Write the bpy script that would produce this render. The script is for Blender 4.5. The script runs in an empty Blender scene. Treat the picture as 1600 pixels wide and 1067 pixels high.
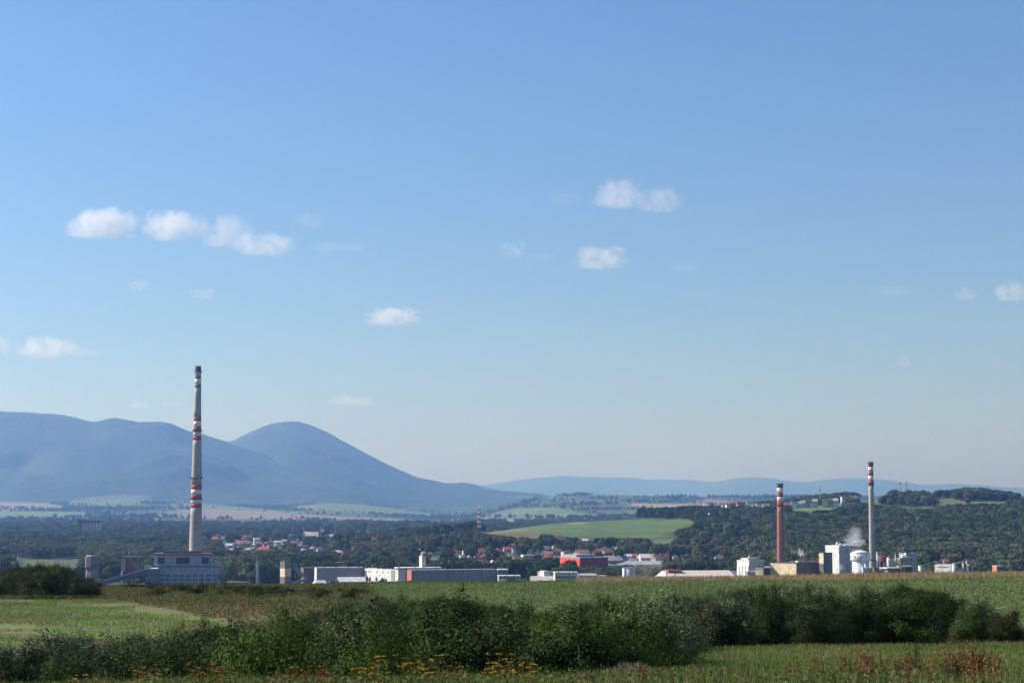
import bpy, bmesh, math, random
import numpy as np
from mathutils import Vector, Matrix

random.seed(7)
rng = np.random.default_rng(11)
SC = bpy.context.scene
COL = SC.collection
R = math.radians

# ------------------------------------------------------------------ camera, sky, sun, exposure
CAM_Z = 62.0
FPX = 3000.0                                    # focal length in pixels of a 1600 px wide frame
PITCH = math.atan((792 - 533.5) / FPX)
cam = bpy.data.cameras.new('camera'); cam_o = bpy.data.objects.new('camera', cam); COL.objects.link(cam_o)
cam.sensor_width = 36; cam.lens = FPX / 1600 * 36
cam.clip_start = 0.5; cam.clip_end = 90000
cam_o.location = (0, 0, CAM_Z); cam_o.rotation_euler = (math.pi / 2 + PITCH, 0, 0)
SC.camera = cam_o

SUN_EL, SUN_AZ = R(34), R(-75)                  # azimuth from the viewing direction, negative = left
world = bpy.data.worlds.new('World'); SC.world = world; world.use_nodes = True
wn = world.node_tree; bg = wn.nodes['Background']
sky = wn.nodes.new('ShaderNodeTexSky'); sky.sky_type = 'NISHITA'; sky.sun_disc = False
sky.sun_elevation = SUN_EL; sky.sun_rotation = SUN_AZ % (2 * math.pi)
sky.air_density = 1.25; sky.dust_density = 0.0; sky.ozone_density = 3.5; sky.altitude = 150
tint = wn.nodes.new('ShaderNodeMix'); tint.data_type = 'RGBA'; tint.blend_type = 'MULTIPLY'; tint.inputs[0].default_value = 1
tint.inputs[7].default_value = (0.875, 1.03, 1.34, 1)      # camera white balance of a clear blue morning sky
wn.links.new(sky.outputs[0], tint.inputs[6]); wn.links.new(tint.outputs[2], bg.inputs[0]); bg.inputs[1].default_value = 0.0585
sl = bpy.data.lights.new('sun', 'SUN'); sl.energy = 5.0; sl.angle = R(0.5); sl.color = (1.0, 0.94, 0.86)
so = bpy.data.objects.new('sun', sl); COL.objects.link(so)
sd = Vector((math.sin(SUN_AZ) * math.cos(SUN_EL), math.cos(SUN_AZ) * math.cos(SUN_EL), math.sin(SUN_EL)))
so.rotation_euler = sd.to_track_quat('Z', 'Y').to_euler(); so.location = (-300, 100, 400)
SC.view_settings.view_transform = 'Standard'; SC.view_settings.look = 'None'
SC.view_settings.exposure = 0.72; SC.view_settings.gamma = 1.0; SC.view_settings.use_curve_mapping = False
SC.render.engine = 'CYCLES'
cy = SC.cycles
cy.max_bounces = 8; cy.diffuse_bounces = 2; cy.glossy_bounces = 2; cy.transmission_bounces = 3
cy.volume_bounces = 6; cy.transparent_max_bounces = 12
cy.use_denoising = True; cy.use_adaptive_sampling = True; cy.adaptive_threshold = 0.02
cy.volume_step_rate = 1.0; cy.volume_max_steps = 64

# ------------------------------------------------------------------ picture <-> world helpers
def slope(py):
    return np.tan(PITCH + np.arctan((533.5 - np.asarray(py, float)) / FPX))
def at(px, py, Y):
    v = (533.5 - py) / FPX; u = (px - 800) / FPX
    dy = math.cos(PITCH) - v * math.sin(PITCH); dz = math.sin(PITCH) + v * math.cos(PITCH)
    k = Y / dy
    return Vector((u * k, Y, CAM_Z + dz * k))
def proj(x, y, z):
    dz = z - CAM_Z
    d = y * math.cos(PITCH) + dz * math.sin(PITCH)
    up = -y * math.sin(PITCH) + dz * math.cos(PITCH)
    return 800 + FPX * x / d, 533.5 - FPX * up / d

def vnoise(x, y, seed=0):
    x = np.asarray(x, float); y = np.asarray(y, float)
    xi = np.floor(x).astype(np.int64); yi = np.floor(y).astype(np.int64)
    fx = x - xi; fy = y - yi
    fx = fx * fx * (3 - 2 * fx); fy = fy * fy * (3 - 2 * fy)
    def h(a, b):
        n = (a * 374761393 + b * 668265263 + seed * 974711) & 0x7fffffff
        n = ((n ^ (n >> 13)) * 1274126177) & 0x7fffffff
        return ((n ^ (n >> 16)) & 0xffff) / 65535.0
    return ((h(xi, yi) * (1 - fx) + h(xi + 1, yi) * fx) * (1 - fy) +
            (h(xi, yi + 1) * (1 - fx) + h(xi + 1, yi + 1) * fx) * fy)
def fbm(x, y, o=4, seed=0):
    s = 0; a = 0.5; t = 0
    for i in range(o):
        s = s + a * vnoise(x * 2 ** i, y * 2 ** i, seed + i); t += a; a *= 0.5
    return s / t

# ------------------------------------------------------------------ terrain height
ST_N = [-60, 0, 8, 20, 28, 40, 60, 80, 95, 110, 130, 170, 210, 260, 300, 400, 700, 1150]
NEAR = {   # metres below the camera
 0:    [1.6, 1.7, 1.9, 2.5, 3.1, 4.2, 6.3, 8.0, 8.5, 7.85, 7.9, 8.2, 9.1, 10.7, 13.2, 20, 38, 58],
 320:  [1.6, 1.7, 1.9, 2.5, 3.1, 4.2, 6.3, 8.0, 8.5, 8.1, 7.7, 8.2, 9.1, 10.7, 13.2, 20, 38, 58],
 700:  [1.6, 1.7, 1.9, 2.5, 3.1, 4.1, 5.9, 7.2, 7.7, 7.9, 8.0, 8.3, 9.0, 10.3, 12.6, 20, 38, 58],
 1100: [1.6, 1.7, 1.9, 2.5, 3.1, 3.9, 5.4, 6.3, 6.8, 7.2, 7.6, 8.1, 8.8, 9.75, 12, 20, 38, 58],
 1600: [1.6, 1.7, 1.9, 2.5, 3.1, 3.9, 5.3, 6.1, 6.6, 7.0, 7.4, 7.9, 8.4, 9.05, 11, 20, 38, 58]}
ST_F = [1400, 2000, 2400, 2800, 3200, 3600, 4100, 5000, 6000, 7500, 9500, 12000, 15000, 18000, 50000]
def P(py, Y): return float(CAM_Z + slope(py) * Y)
def fcol(h, far):
    """h = heights at 2000..5000 (m), far = picture rows at 7500, 9500, 12000"""
    return [2] + h + [4, P(far[0], 7500), P(far[1], 9500), P(far[2], 12000), 60, 50, 50]
FAR = {
 0:    fcol([3, 3, 3, 3, 3, 3, 3], (811, 800, 788)),
 120:  fcol([3, 3, 3, 3, 3, 3, 3], (811, 801, 783)),
 220:  fcol([3, 3, 3, 3, 3, 3, 3], (812, 801, 779)),
 300:  fcol([3, 3, 3, 3, 3, 3, 3], (812, 801, 789)),
 440:  fcol([3, 3, 3, 3, 3, 3, 3], (815, 804, 792)),
 520:  fcol([3, 3, 3, 3, 3, 3, 3], (817, 805, 786)),
 600:  fcol([4, 9, 10, 7, 3, 3, 3], (820, 810, 793)),
 680:  fcol([5, 17, 19, 12, 4, 3, 3], (821, 814, 802)),
 750:  fcol([5, 23, 26, 17, 5, 3, 3], (818, 811, 805)),
 850:  fcol([5, 18, 31, 35, 13, 4, 4], (809, 792, 772)),
 950:  fcol([5, 15, 26, 42, 18, 5, 4], (808, 790, 769)),
 1050: fcol([6, 17, 29, 49, 30, 8, 5], (808, 791, 773)),
 1150: fcol([7, 21, 41, 59, 45, 15, 6], (808, 793, 776)),
 1250: fcol([8, 23, 45, 63, 68, 40, 8], (808, 794, 778)),
 1350: fcol([8, 25, 48, 67, 78, 60, 15], (808, 794, 777)),
 1450: fcol([8, 25, 50, 68, 75, 62, 25], (808, 794, 777)),
 1405: fcol([8, 25, 50, 69, 85, 72, 25], (808, 794, 777)),
 1520: fcol([8, 26, 52, 70, 92, 80, 30], (808, 794, 777)),
 1570: fcol([8, 26, 52, 68, 78, 70, 30], (808, 794, 777)),
 1610: fcol([8, 26, 52, 66, 70, 62, 30], (808, 794, 777)),
 1700: fcol([8, 26, 52, 64, 64, 58, 30], (808, 794, 777)),
}
STS = np.array(ST_N + ST_F, float)
def tpar(Y):                                     # station parameter, about logarithmic
    Y = np.asarray(Y, float)
    return np.where(Y < 30, Y / 30, 1 + np.log(np.maximum(Y, 30) / 30))
T0, T1 = float(tpar(-60)), float(tpar(50000))
NT, NP_ = 900, 321
_tg = np.linspace(T0, T1, NT); _pg = np.linspace(-1400, 3000, NP_)
_Yg = np.where(_tg < 1, _tg * 30, 30 * np.exp(_tg - 1))
def _tab(d, st, conv):
    ks = sorted(d); cols = np.array([np.interp(_Yg, st, conv(np.array(d[k], float))) for k in ks])
    return np.array([[0]]) + np.stack([np.interp(_pg, ks, cols[:, i]) for i in range(NT)], 1)
_n = _tab(NEAR, ST_N, lambda a: CAM_Z - a); _f = _tab(FAR, ST_F, lambda a: a)
_w = np.clip((_Yg - 1150) / 250, 0, 1)[None, :]
_H = _n * (1 - _w) + _f * _w
def _blur(A, n, ax):
    for _ in range(n):
        B = np.concatenate([np.take(A, [0], ax), A, np.take(A, [-1], ax)], ax)
        if ax == 0: A = (B[:-2] + 2 * B[1:-1] + B[2:]) / 4
        else: A = (B[:, :-2] + 2 * B[:, 1:-1] + B[:, 2:]) / 4
    return A
_H = _blur(_blur(_H, 8, 0), 10, 1)
def H(x, y):
    x = np.asarray(x, float); y = np.asarray(y, float)
    px = 800 + FPX * 1.0037 * x / np.maximum(y, 30)
    ip = np.clip((px + 1400) / 4400 * (NP_ - 1), 0, NP_ - 1.001)
    it = np.clip((tpar(y) - T0) / (T1 - T0) * (NT - 1), 0, NT - 1.001)
    a = ip.astype(int); b = it.astype(int); fa = ip - a; fb = it - b
    z = ((_H[a, b] * (1 - fa) + _H[a + 1, b] * fa) * (1 - fb) + (_H[a, b + 1] * (1 - fa) + _H[a + 1, b + 1] * fa) * fb)
    amp = np.interp(y, [0, 60, 300, 1500, 2200, 5000, 7000, 12000], [0.12, 0.22, 0.3, 0.5, 5, 1.5, 8, 16])
    wl = np.interp(y, [0, 60, 300, 1500, 2200, 5000, 7000, 12000], [14, 14, 30, 120, 160, 400, 700, 1100])
    # fixed wavelengths blended so the relief does not stretch with the distance
    n1 = fbm(x / 14, y / 14, 3, 3) - .5; n2 = fbm(x / 150, y / 150, 3, 5) - .5; n3 = fbm(x / 900, y / 900, 3, 9) - .5
    w1 = np.clip(1 - (y - 300) / 600, 0, 1); w3 = np.clip((y - 5000) / 3000, 0, 1); w2 = np.clip((y - 1500) / 700, 0, 1) * (1 - w3)
    return z + amp * 2 * (n1 * w1 + n2 * w2 + n3 * w3)
def ground_at(px, Y):
    x = (px - 800) / FPX / 1.0037 * Y
    return x, float(H(x, Y))

def inpoly(px, py, poly):
    c = np.zeros(px.shape, bool); n = len(poly); j = n - 1
    for i in range(n):
        xi, yi = poly[i]; xj, yj = poly[j]
        k = ((yi > py) != (yj > py)) & (px < (xj - xi) * (py - yi) / (yj - yi + 1e-9) + xi)
        c ^= k; j = i
    return c

# land cover parcels: (near limit, far limit, outline as seen from the camera point, colour, name)
PALE = (.115, .15, .07); TAN = (.20, .155, .105); GREEN = (.085, .15, .035); OLIVE = (.10, .105, .045); PINK = (.24, .16, .12)
PARCELS = [
 (5500, 50000, [(106,790),(113,780),(180,771),(232,774),(238,783),(205,789)], PALE),
 (5500, 50000, [(-60,782),(60,785),(101,790),(100,796),(-60,793)], TAN),
 (5500, 50000, [(-60,798),(120,800),(150,806),(-60,807)], (.12,.19,.07)),
 (5500, 50000, [(-60,793.5),(40,796),(40,798),(-60,797.5)], PINK),
 (5500, 50000, [(250,788),(300,786),(445,798),(560,803),(380,800)], PALE),
 (5500, 50000, [(225,806),(280,797),(330,794),(420,800),(520,806),(430,811),(330,810)], TAN),
 (5500, 50000, [(445,795),(500,784),(560,787),(610,794),(700,806),(640,806),(540,801)], PALE),
 (5500, 50000, [(425,809),(520,806),(620,811),(745,820),(735,823),(560,816)], TAN),
 (5500, 50000, [(250,812),(420,815),(540,819),(400,821),(240,816)], (.13,.16,.07)),
 (5500, 50000, [(755,806),(800,794),(870,793),(905,800),(935,806),(830,809)], PALE),
 (5500, 50000, [(690,812),(760,808),(850,811),(800,815)], TAN),
 (5500, 50000, [(790,774),(850,774),(960,783),(1000,787),(930,786),(860,779),(790,777)], PALE),
 (5500, 50000, [(985,786),(1100,788),(1140,793),(1060,797),(990,792)], (.24,.19,.11)),
 (5500, 50000, [(1070,786),(1108,779),(1140,782),(1168,790),(1120,789)], TAN),
 (5500, 50000, [(900,768),(1000,768),(1060,774),(1000,777),(920,774)], (.12,.14,.07)),
 (5500, 50000, [(960,800),(1040,799),(1100,803),(1000,806)], PALE),
 (2300, 3900, [(800,824),(868,815),(950,811),(1010,810),(1075,812),(1088,818),(1052,830),(1020,841),(900,840),(850,835)], (.085,.135,.045)),
 (2300, 3900, [(740,830),(800,822),(850,834),(842,842),(790,838)], (.15,.135,.06)),
 (2300, 3900, [(880,817),(915,813),(920,816),(895,819)], (.26,.17,.05)),
 (2300, 3900, [(1000,846),(1040,841),(1060,843),(1040,850)], (.10,.15,.05)),
 (2300, 3900, [(1225,793),(1290,789),(1328,785),(1300,796),(1240,798)], (.095,.15,.05)),
 (2300, 4100, [(1335,784),(1350,775),(1392,769),(1445,768),(1480,774),(1500,783),(1640,783),(1640,785.5),(1490,787),(1450,795),(1405,793)], (.085,.11,.042)),
 (1900, 2700, [(18,873),(132,873),(132,888),(18,886)], (.10,.12,.055)),
]
CLUMPS = [[(1370,791),(1395,777),(1425,770),(1446,775),(1458,784),(1466,792)], [(1460,779),(1478,771),(1500,757),(1640,757),(1640,779),(1500,779)]]
def parcel_index(x, y, z):
    px, py = proj(x, y, z)
    n = np.full(px.shape, -1)
    jx = px + (fbm(x / 60, y / 60, 2, 71) - .5) * 6
    for i, (a, b, poly, c) in enumerate(PARCELS):
        n[(y > a) & (y < b) & inpoly(jx, py, poly)] = i
    for poly in CLUMPS:
        n[(y > 2300) & (y < 4100) & inpoly(jx, py, poly)] = -1
    return n

# ------------------------------------------------------------------ naming helpers
def tag(o, label=None, cat=None, group=None, kind=None):
    if label: o['label'] = label
    if cat: o['category'] = cat
    if group: o['group'] = group
    if kind: o['kind'] = kind
    return o
def thing(name, label, cat, loc, rz=0, group=None):
    o = bpy.data.objects.new(name, None); COL.objects.link(o)
    o.empty_display_size = 0.5
    o.location = loc; o.rotation_euler = (0, 0, rz)
    return tag(o, label, cat, group)
def link(name, me, parent=None, loc=None, rz=0, scale=None):
    o = bpy.data.objects.new(name, me); COL.objects.link(o)
    if parent: o.parent = parent
    if loc is not None: o.location = loc
    if rz: o.rotation_euler = (0, 0, rz)
    if scale is not None: o.scale = scale
    return o
def npmesh(name, V, F, mats, smooth=False, mi=None, colors=None):
    """V (n,3) float, F (m,k) int, all faces k-gons"""
    V = np.asarray(V, np.float32); F = np.asarray(F, np.int32)
    me = bpy.data.meshes.new(name)
    me.vertices.add(len(V)); me.vertices.foreach_set('co', V.ravel())
    m, k = F.shape
    me.loops.add(m * k); me.loops.foreach_set('vertex_index', F.ravel())
    me.polygons.add(m); me.polygons.foreach_set('loop_start', np.arange(0, m * k, k, dtype=np.int32))
    me.polygons.foreach_set('loop_total', np.full(m, k, np.int32))
    if mi is not None: me.polygons.foreach_set('material_index', np.asarray(mi, np.int32))
    me.polygons.foreach_set('use_smooth', np.full(m, smooth))
    if colors is not None:
        ca = me.color_attributes.new('tone', 'FLOAT_COLOR', 'POINT')
        c = np.ones((len(V), 4), np.float32); c[:, :3] = colors
        ca.data.foreach_set('color', c.ravel())
    me.update(calc_edges=True)
    for mt in (mats if isinstance(mats, (list, tuple)) else [mats]): me.materials.append(mt)
    return me

class MB:
    def __init__(s): s.v = []; s.f = []; s.m = []
    def quadbox(s, P8, m=0):
        b = len(s.v); s.v += P8
        for q in ((0,3,2,1),(4,5,6,7),(0,1,5,4),(1,2,6,5),(2,3,7,6),(3,0,4,7)):
            s.f.append(tuple(b + i for i in q)); s.m.append(m)
        return s
    def box(s, x0, x1, y0, y1, z0, z1, m=0):
        return s.quadbox([(x0,y0,z0),(x1,y0,z0),(x1,y1,z0),(x0,y1,z0),(x0,y0,z1),(x1,y0,z1),(x1,y1,z1),(x0,y1,z1)], m)
    def bar(s, a, b, w, h=None, m=0):
        a = Vector(a); b = Vector(b); h = h or w; d = (b - a).normalized()
        r = d.cross(Vector((0, 0, 1)))
        r = Vector((1, 0, 0)) if r.length < 1e-3 else r.normalized()
        u = r.cross(d).normalized(); r = r * w / 2; u = u * h / 2
        return s.quadbox([tuple(p) for p in (a-r-u, a+r-u, b+r-u, b-r-u, a-r+u, a+r+u, b+r+u, b-r+u)], m)
    def prism(s, pts, y0, y1, m=0):            # outline in xz pushed along y
        n = len(pts); b = len(s.v)
        s.v += [(x, y0, z) for x, z in pts] + [(x, y1, z) for x, z in pts]
        s.f.append(tuple(b + i for i in range(n))); s.f.append(tuple(b + n + i for i in reversed(range(n))))
        for i in range(n):
            j = (i + 1) % n; s.f.append((b + i, b + n + i, b + n + j, b + j))
        s.m += [m] * (n + 2); return s
    def lathe(s, prof, n=24, c=(0, 0), m=0, cap=True):
        b = len(s.v)
        for r, z in prof:
            for i in range(n):
                a = 2 * math.pi * i / n; s.v.append((c[0] + r * math.cos(a), c[1] + r * math.sin(a), z))
        for k in range(len(prof) - 1):
            for i in range(n):
                j = (i + 1) % n; s.f.append((b+k*n+i, b+k*n+j, b+(k+1)*n+j, b+(k+1)*n+i)); s.m.append(m)
        if cap:
            s.f.append(tuple(b + i for i in reversed(range(n)))); s.m.append(m)
            s.f.append(tuple(b + (len(prof)-1)*n + i for i in range(n))); s.m.append(m)
        return s
    def mesh(s, name, mats, smooth=False):
        me = bpy.data.meshes.new(name); me.from_pydata(s.v, [], s.f)
        for mt in (mats if isinstance(mats, (list, tuple)) else [mats]): me.materials.append(mt)
        me.polygons.foreach_set('material_index', s.m)
        if smooth:
            me.polygons.foreach_set('use_smooth', [len(f) == 4 for f in s.f])
        me.update(); return me
    def part(s, name, mats, parent, smooth=False, **k):
        return link(name, s.mesh(name, mats, smooth), parent, **k)

# ------------------------------------------------------------------ materials
def new_mat(name):
    m = bpy.data.materials.new(name); m.use_nodes = True
    return m, m.node_tree, m.node_tree.nodes['Principled BSDF']
def N(nt, t, **k):
    n = nt.nodes.new(t)
    for a, v in k.items(): setattr(n, a, v)
    return n
def wall_mat(name, c, rough=.85, scale=.35, var=.22, stain=.3, stainc=None, bump=.15, metal=0):
    """plaster, concrete or sheet: blotches, vertical run marks, fine grain"""
    m, nt, b = new_mat(name); L = nt.links.new
    tc = N(nt, 'ShaderNodeTexCoord')
    n1 = N(nt, 'ShaderNodeTexNoise'); n1.inputs['Scale'].default_value = scale; n1.inputs['Detail'].default_value = 6
    mp = N(nt, 'ShaderNodeMapping'); mp.inputs['Scale'].default_value = (1.1, 1.1, .12)
    n2 = N(nt, 'ShaderNodeTexNoise'); n2.inputs['Scale'].default_value = 1.0; n2.inputs['Detail'].default_value = 4
    L(tc.outputs['Object'], n1.inputs['Vector']); L(tc.outputs['Object'], mp.inputs['Vector']); L(mp.outputs[0], n2.inputs['Vector'])
    r1 = N(nt, 'ShaderNodeMapRange'); r1.inputs[1].default_value = .3; r1.inputs[2].default_value = .7
    r1.inputs[3].default_value = 1 - var; r1.inputs[4].default_value = 1 + var
    L(n1.outputs[0], r1.inputs[0])
    vm = N(nt, 'ShaderNodeVectorMath', operation='SCALE'); vm.inputs[0].default_value = c; L(r1.outputs[0], vm.inputs['Scale'])
    mx = N(nt, 'ShaderNodeMix', data_type='RGBA')
    r2 = N(nt, 'ShaderNodeMapRange'); r2.inputs[1].default_value = .48; r2.inputs[2].default_value = .72
    r2.inputs[3].default_value = 0; r2.inputs[4].default_value = stain
    L(n2.outputs[0], r2.inputs[0]); L(r2.outputs[0], mx.inputs[0]); L(vm.outputs[0], mx.inputs[6])
    sc_ = stainc or tuple(x * .35 for x in c); mx.inputs[7].default_value = (*sc_, 1)
    L(mx.outputs[2], b.inputs['Base Color'])
    b.inputs['Roughness'].default_value = rough; b.inputs['Metallic'].default_value = metal
    bp = N(nt, 'ShaderNodeBump'); bp.inputs['Strength'].default_value = bump; bp.inputs['Distance'].default_value = .1
    L(n1.outputs[0], bp.inputs['Height']); L(bp.outputs[0], b.inputs['Normal'])
    return m
def leaf_mat(name, c1, c2, rough=.55, trans=.25, nscale=1.2, var=.5):
    m, nt, b = new_mat(name); L = nt.links.new
    tc = N(nt, 'ShaderNodeTexCoord'); oi = N(nt, 'ShaderNodeObjectInfo')
    gi = N(nt, 'ShaderNodeNewGeometry')
    nn = N(nt, 'ShaderNodeTexNoise'); nn.inputs['Scale'].default_value = nscale; nn.inputs['Detail'].default_value = 3
    L(tc.outputs['Object'], nn.inputs['Vector'])
    mx = N(nt, 'ShaderNodeMix', data_type='RGBA'); mx.inputs[6].default_value = (*c1, 1); mx.inputs[7].default_value = (*c2, 1)
    ad = N(nt, 'ShaderNodeMath', operation='ADD'); L(gi.outputs['Random Per Island'], ad.inputs[0]); L(oi.outputs['Random'], ad.inputs[1])
    a2 = N(nt, 'ShaderNodeMath', operation='ADD'); L(ad.outputs[0], a2.inputs[0]); L(nn.outputs[0], a2.inputs[1])
    r1 = N(nt, 'ShaderNodeMapRange'); r1.inputs[1].default_value = .5; r1.inputs[2].default_value = 2.4
    L(a2.outputs[0], r1.inputs[0]); L(r1.outputs[0], mx.inputs[0])
    hs = N(nt, 'ShaderNodeHueSaturation'); L(mx.outputs[2], hs.inputs['Color'])
    r3 = N(nt, 'ShaderNodeMapRange'); r3.inputs[3].default_value = 1 - var; r3.inputs[4].default_value = 1 + var
    wn_ = N(nt, 'ShaderNodeMath', operation='FRACT'); mu = N(nt, 'ShaderNodeMath', operation='MULTIPLY'); mu.inputs[1].default_value = 7.31
    L(oi.outputs['Random'], mu.inputs[0]); L(mu.outputs[0], wn_.inputs[0]); L(wn_.outputs[0], r3.inputs[0]); L(r3.outputs[0], hs.inputs['Value'])
    r4 = N(nt, 'ShaderNodeMapRange'); r4.inputs[3].default_value = .485; r4.inputs[4].default_value = .512
    L(oi.outputs['Random'], r4.inputs[0]); L(r4.outputs[0], hs.inputs['Hue'])
    L(hs.outputs[0], b.inputs['Base Color']); b.inputs['Roughness'].default_value = rough
    b.inputs['Specular IOR Level'].default_value = .04
    if trans:
        t = N(nt, 'ShaderNodeBsdfTranslucent'); L(hs.outputs[0], t.inputs[0])
        ms = N(nt, 'ShaderNodeMixShader'); ms.inputs[0].default_value = trans
        L(b.outputs[0], ms.inputs[1]); L(t.outputs[0], ms.inputs[2])
        L(ms.outputs[0], nt.nodes['Material Output'].inputs[0])
    return m
def attr_mat(name, fine=1.5, coarse=.06, var=.3, bump=.3, bdist=.1, rough=.95):
    m, nt, b = new_mat(name); L = nt.links.new
    ca = N(nt, 'ShaderNodeVertexColor'); ca.layer_name = 'tone'
    tc = N(nt, 'ShaderNodeTexCoord')
    n1 = N(nt, 'ShaderNodeTexNoise'); n1.inputs['Scale'].default_value = fine; n1.inputs['Detail'].default_value = 8; n1.inputs['Roughness'].default_value = .65
    n2 = N(nt, 'ShaderNodeTexNoise'); n2.inputs['Scale'].default_value = coarse; n2.inputs['Detail'].default_value = 6
    L(tc.outputs['Object'], n1.inputs['Vector']); L(tc.outputs['Object'], n2.inputs['Vector'])
    ad = N(nt, 'ShaderNodeMath', operation='ADD'); L(n1.outputs[0], ad.inputs[0]); L(n2.outputs[0], ad.inputs[1])
    r = N(nt, 'ShaderNodeMapRange'); r.inputs[1].default_value = .7; r.inputs[2].default_value = 1.3
    r.inputs[3].default_value = 1 - var; r.inputs[4].default_value = 1 + var
    L(ad.outputs[0], r.inputs[0])
    vm = N(nt, 'ShaderNodeVectorMath', operation='SCALE'); L(ca.outputs[0], vm.inputs[0]); L(r.outputs[0], vm.inputs['Scale'])
    L(vm.outputs[0], b.inputs['Base Color']); b.inputs['Roughness'].default_value = rough
    b.inputs['Specular IOR Level'].default_value = .1
    bp = N(nt, 'ShaderNodeBump'); bp.inputs['Strength'].default_value = bump; bp.inputs['Distance'].default_value = bdist
    L(n1.outputs[0], bp.inputs['Height']); L(bp.outputs[0], b.inputs['Normal'])
    return m

# ------------------------------------------------------------------ ground sheet
def build_ground():
    pxs = np.concatenate([np.arange(-2300, -100, 60), np.arange(-100, 1700, 2.6), np.arange(1700, 3901, 60)])
    ts = np.concatenate([np.linspace(T0, float(tpar(60)), 24)[:-1],
                         np.linspace(float(tpar(60)), float(tpar(280)), 130)[:-1],
                         np.linspace(float(tpar(280)), float(tpar(1400)), 24)[:-1],
                         np.linspace(float(tpar(1400)), float(tpar(4300)), 150)[:-1],
                         np.linspace(float(tpar(4300)), float(tpar(14000)), 150)[:-1],
                         np.linspace(float(tpar(14000)), float(tpar(46000)), 20)])
    ys = np.where(ts < 1, ts * 30, 30 * np.exp(ts - 1))
    S, Yg = np.meshgrid((pxs - 800) / FPX / 1.0037, ys, indexing='ij')
    X = S * np.maximum(Yg, 30) * np.where(Yg < 60, 1 + np.clip((60 - Yg) / 60, 0, 1) * .6, 1)
    Z = H(X, Yg)
    px, py = proj(X, np.maximum(Yg, 5), Z)
    n1 = fbm(X / 9, Yg / 9, 4, 21); n2 = fbm(X / 60, Yg / 60, 4, 22); n3 = fbm(X / 700, Yg / 260, 4, 23)
    C = np.zeros(X.shape + (3,)); 
    def mix(a, b, t): return np.asarray(a) * (1 - t[..., None]) + np.asarray(b) * t[..., None]
    near = mix((.050, .062, .022), (.105, .085, .040), np.clip(n1 * 2 - .5, 0, 1))
    C[:] = near
    # left field: bands of lighter and browner crop running away to the right
    band = np.clip(np.sin((py - px * .115 - 15 * n2) * .30) * .8 + .35 + (n1 - .5) * 1.4, 0, 1)
    lf = mix((.105, .165, .038), (.140, .135, .062), (1 - band) * .8)
    edge = 172 - np.clip(px - 150, 0, 400) * .22
    m = (Yg > 100) & (Yg < edge + 5 * n1) & (px < 520); C[m] = lf[m]
    wb = mix((.080, .098, .034), (.150, .115, .060), np.clip(n1 * 2.4 - .7, 0, 1))
    m = (Yg >= edge + 5 * n1) & (px < 620 + 30 * (n1 - .5)); C[m] = wb[m]
    rf = mix((.100, .140, .050), (.150, .185, .075), np.clip(n1 * 1.4 - .5 + .9 * (fbm(X / 40, Yg / 7, 3, 77) - .3), 0, 1))
    m = (Yg > 112) & (px >= 620 + 30 * (n1 - .5) - np.clip(Yg - 150, 0, 80) * .5); C[m] = rf[m]
    dry = mix((.22, .165, .095), (.13, .13, .06), np.clip(n1 * 2 - .5, 0, 1))
    m = (Yg > 236) & (px >= 960); C[m] = dry[m]
    # lower right meadow
    md = mix((.080, .145, .030), (.20, .140, .065), np.clip(n1 * 2.2 - 1.0 + .35 * np.clip((Yg - 78) / 12, 0, 1), 0, 1))
    m = (Yg > 50) & (Yg < 100) & (px > 1000); C[m] = md[m]
    # plain, hillside and far fields
    pl = mix((.050, .062, .028), (.095, .095, .045), np.clip(n2 * 2 - .6, 0, 1))
    m = Yg > 300; C[m] = pl[m]
    ff = mix((.048, .068, .035), (.085, .105, .050), np.clip(n3 * 3 - 1, 0, 1))
    m = Yg > 5500; C[m] = ff[m]
    wood = fbm(X / 500, Yg / 330, 4, 41) > .56
    m = (Yg > 5500) & wood; C[m] = (.028, .045, .022)
    idx = parcel_index(X, Yg, Z)
    for i, (a, b, poly, c) in enumerate(PARCELS):
        m = idx == i
        if m.any(): C[m] = (np.array(c) * (1 + .35 * (n2[..., None] - .5) + .5 * (n3[..., None] - .5)))[m]
    nx, ny = X.shape
    V = np.stack([X, Yg, Z], -1).reshape(-1, 3)
    i = np.arange(nx * ny).reshape(nx, ny)
    F = np.stack([i[:-1, :-1], i[1:, :-1], i[1:, 1:], i[:-1, 1:]], -1).reshape(-1, 4)
    me = npmesh('ground', V, F, attr_mat('ground_soil_and_crops', fine=.9, coarse=.02, var=.32, bump=.5, bdist=.25), True, colors=C.reshape(-1, 3))
    tag(link('ground', me), kind='structure')
build_ground()

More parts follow.
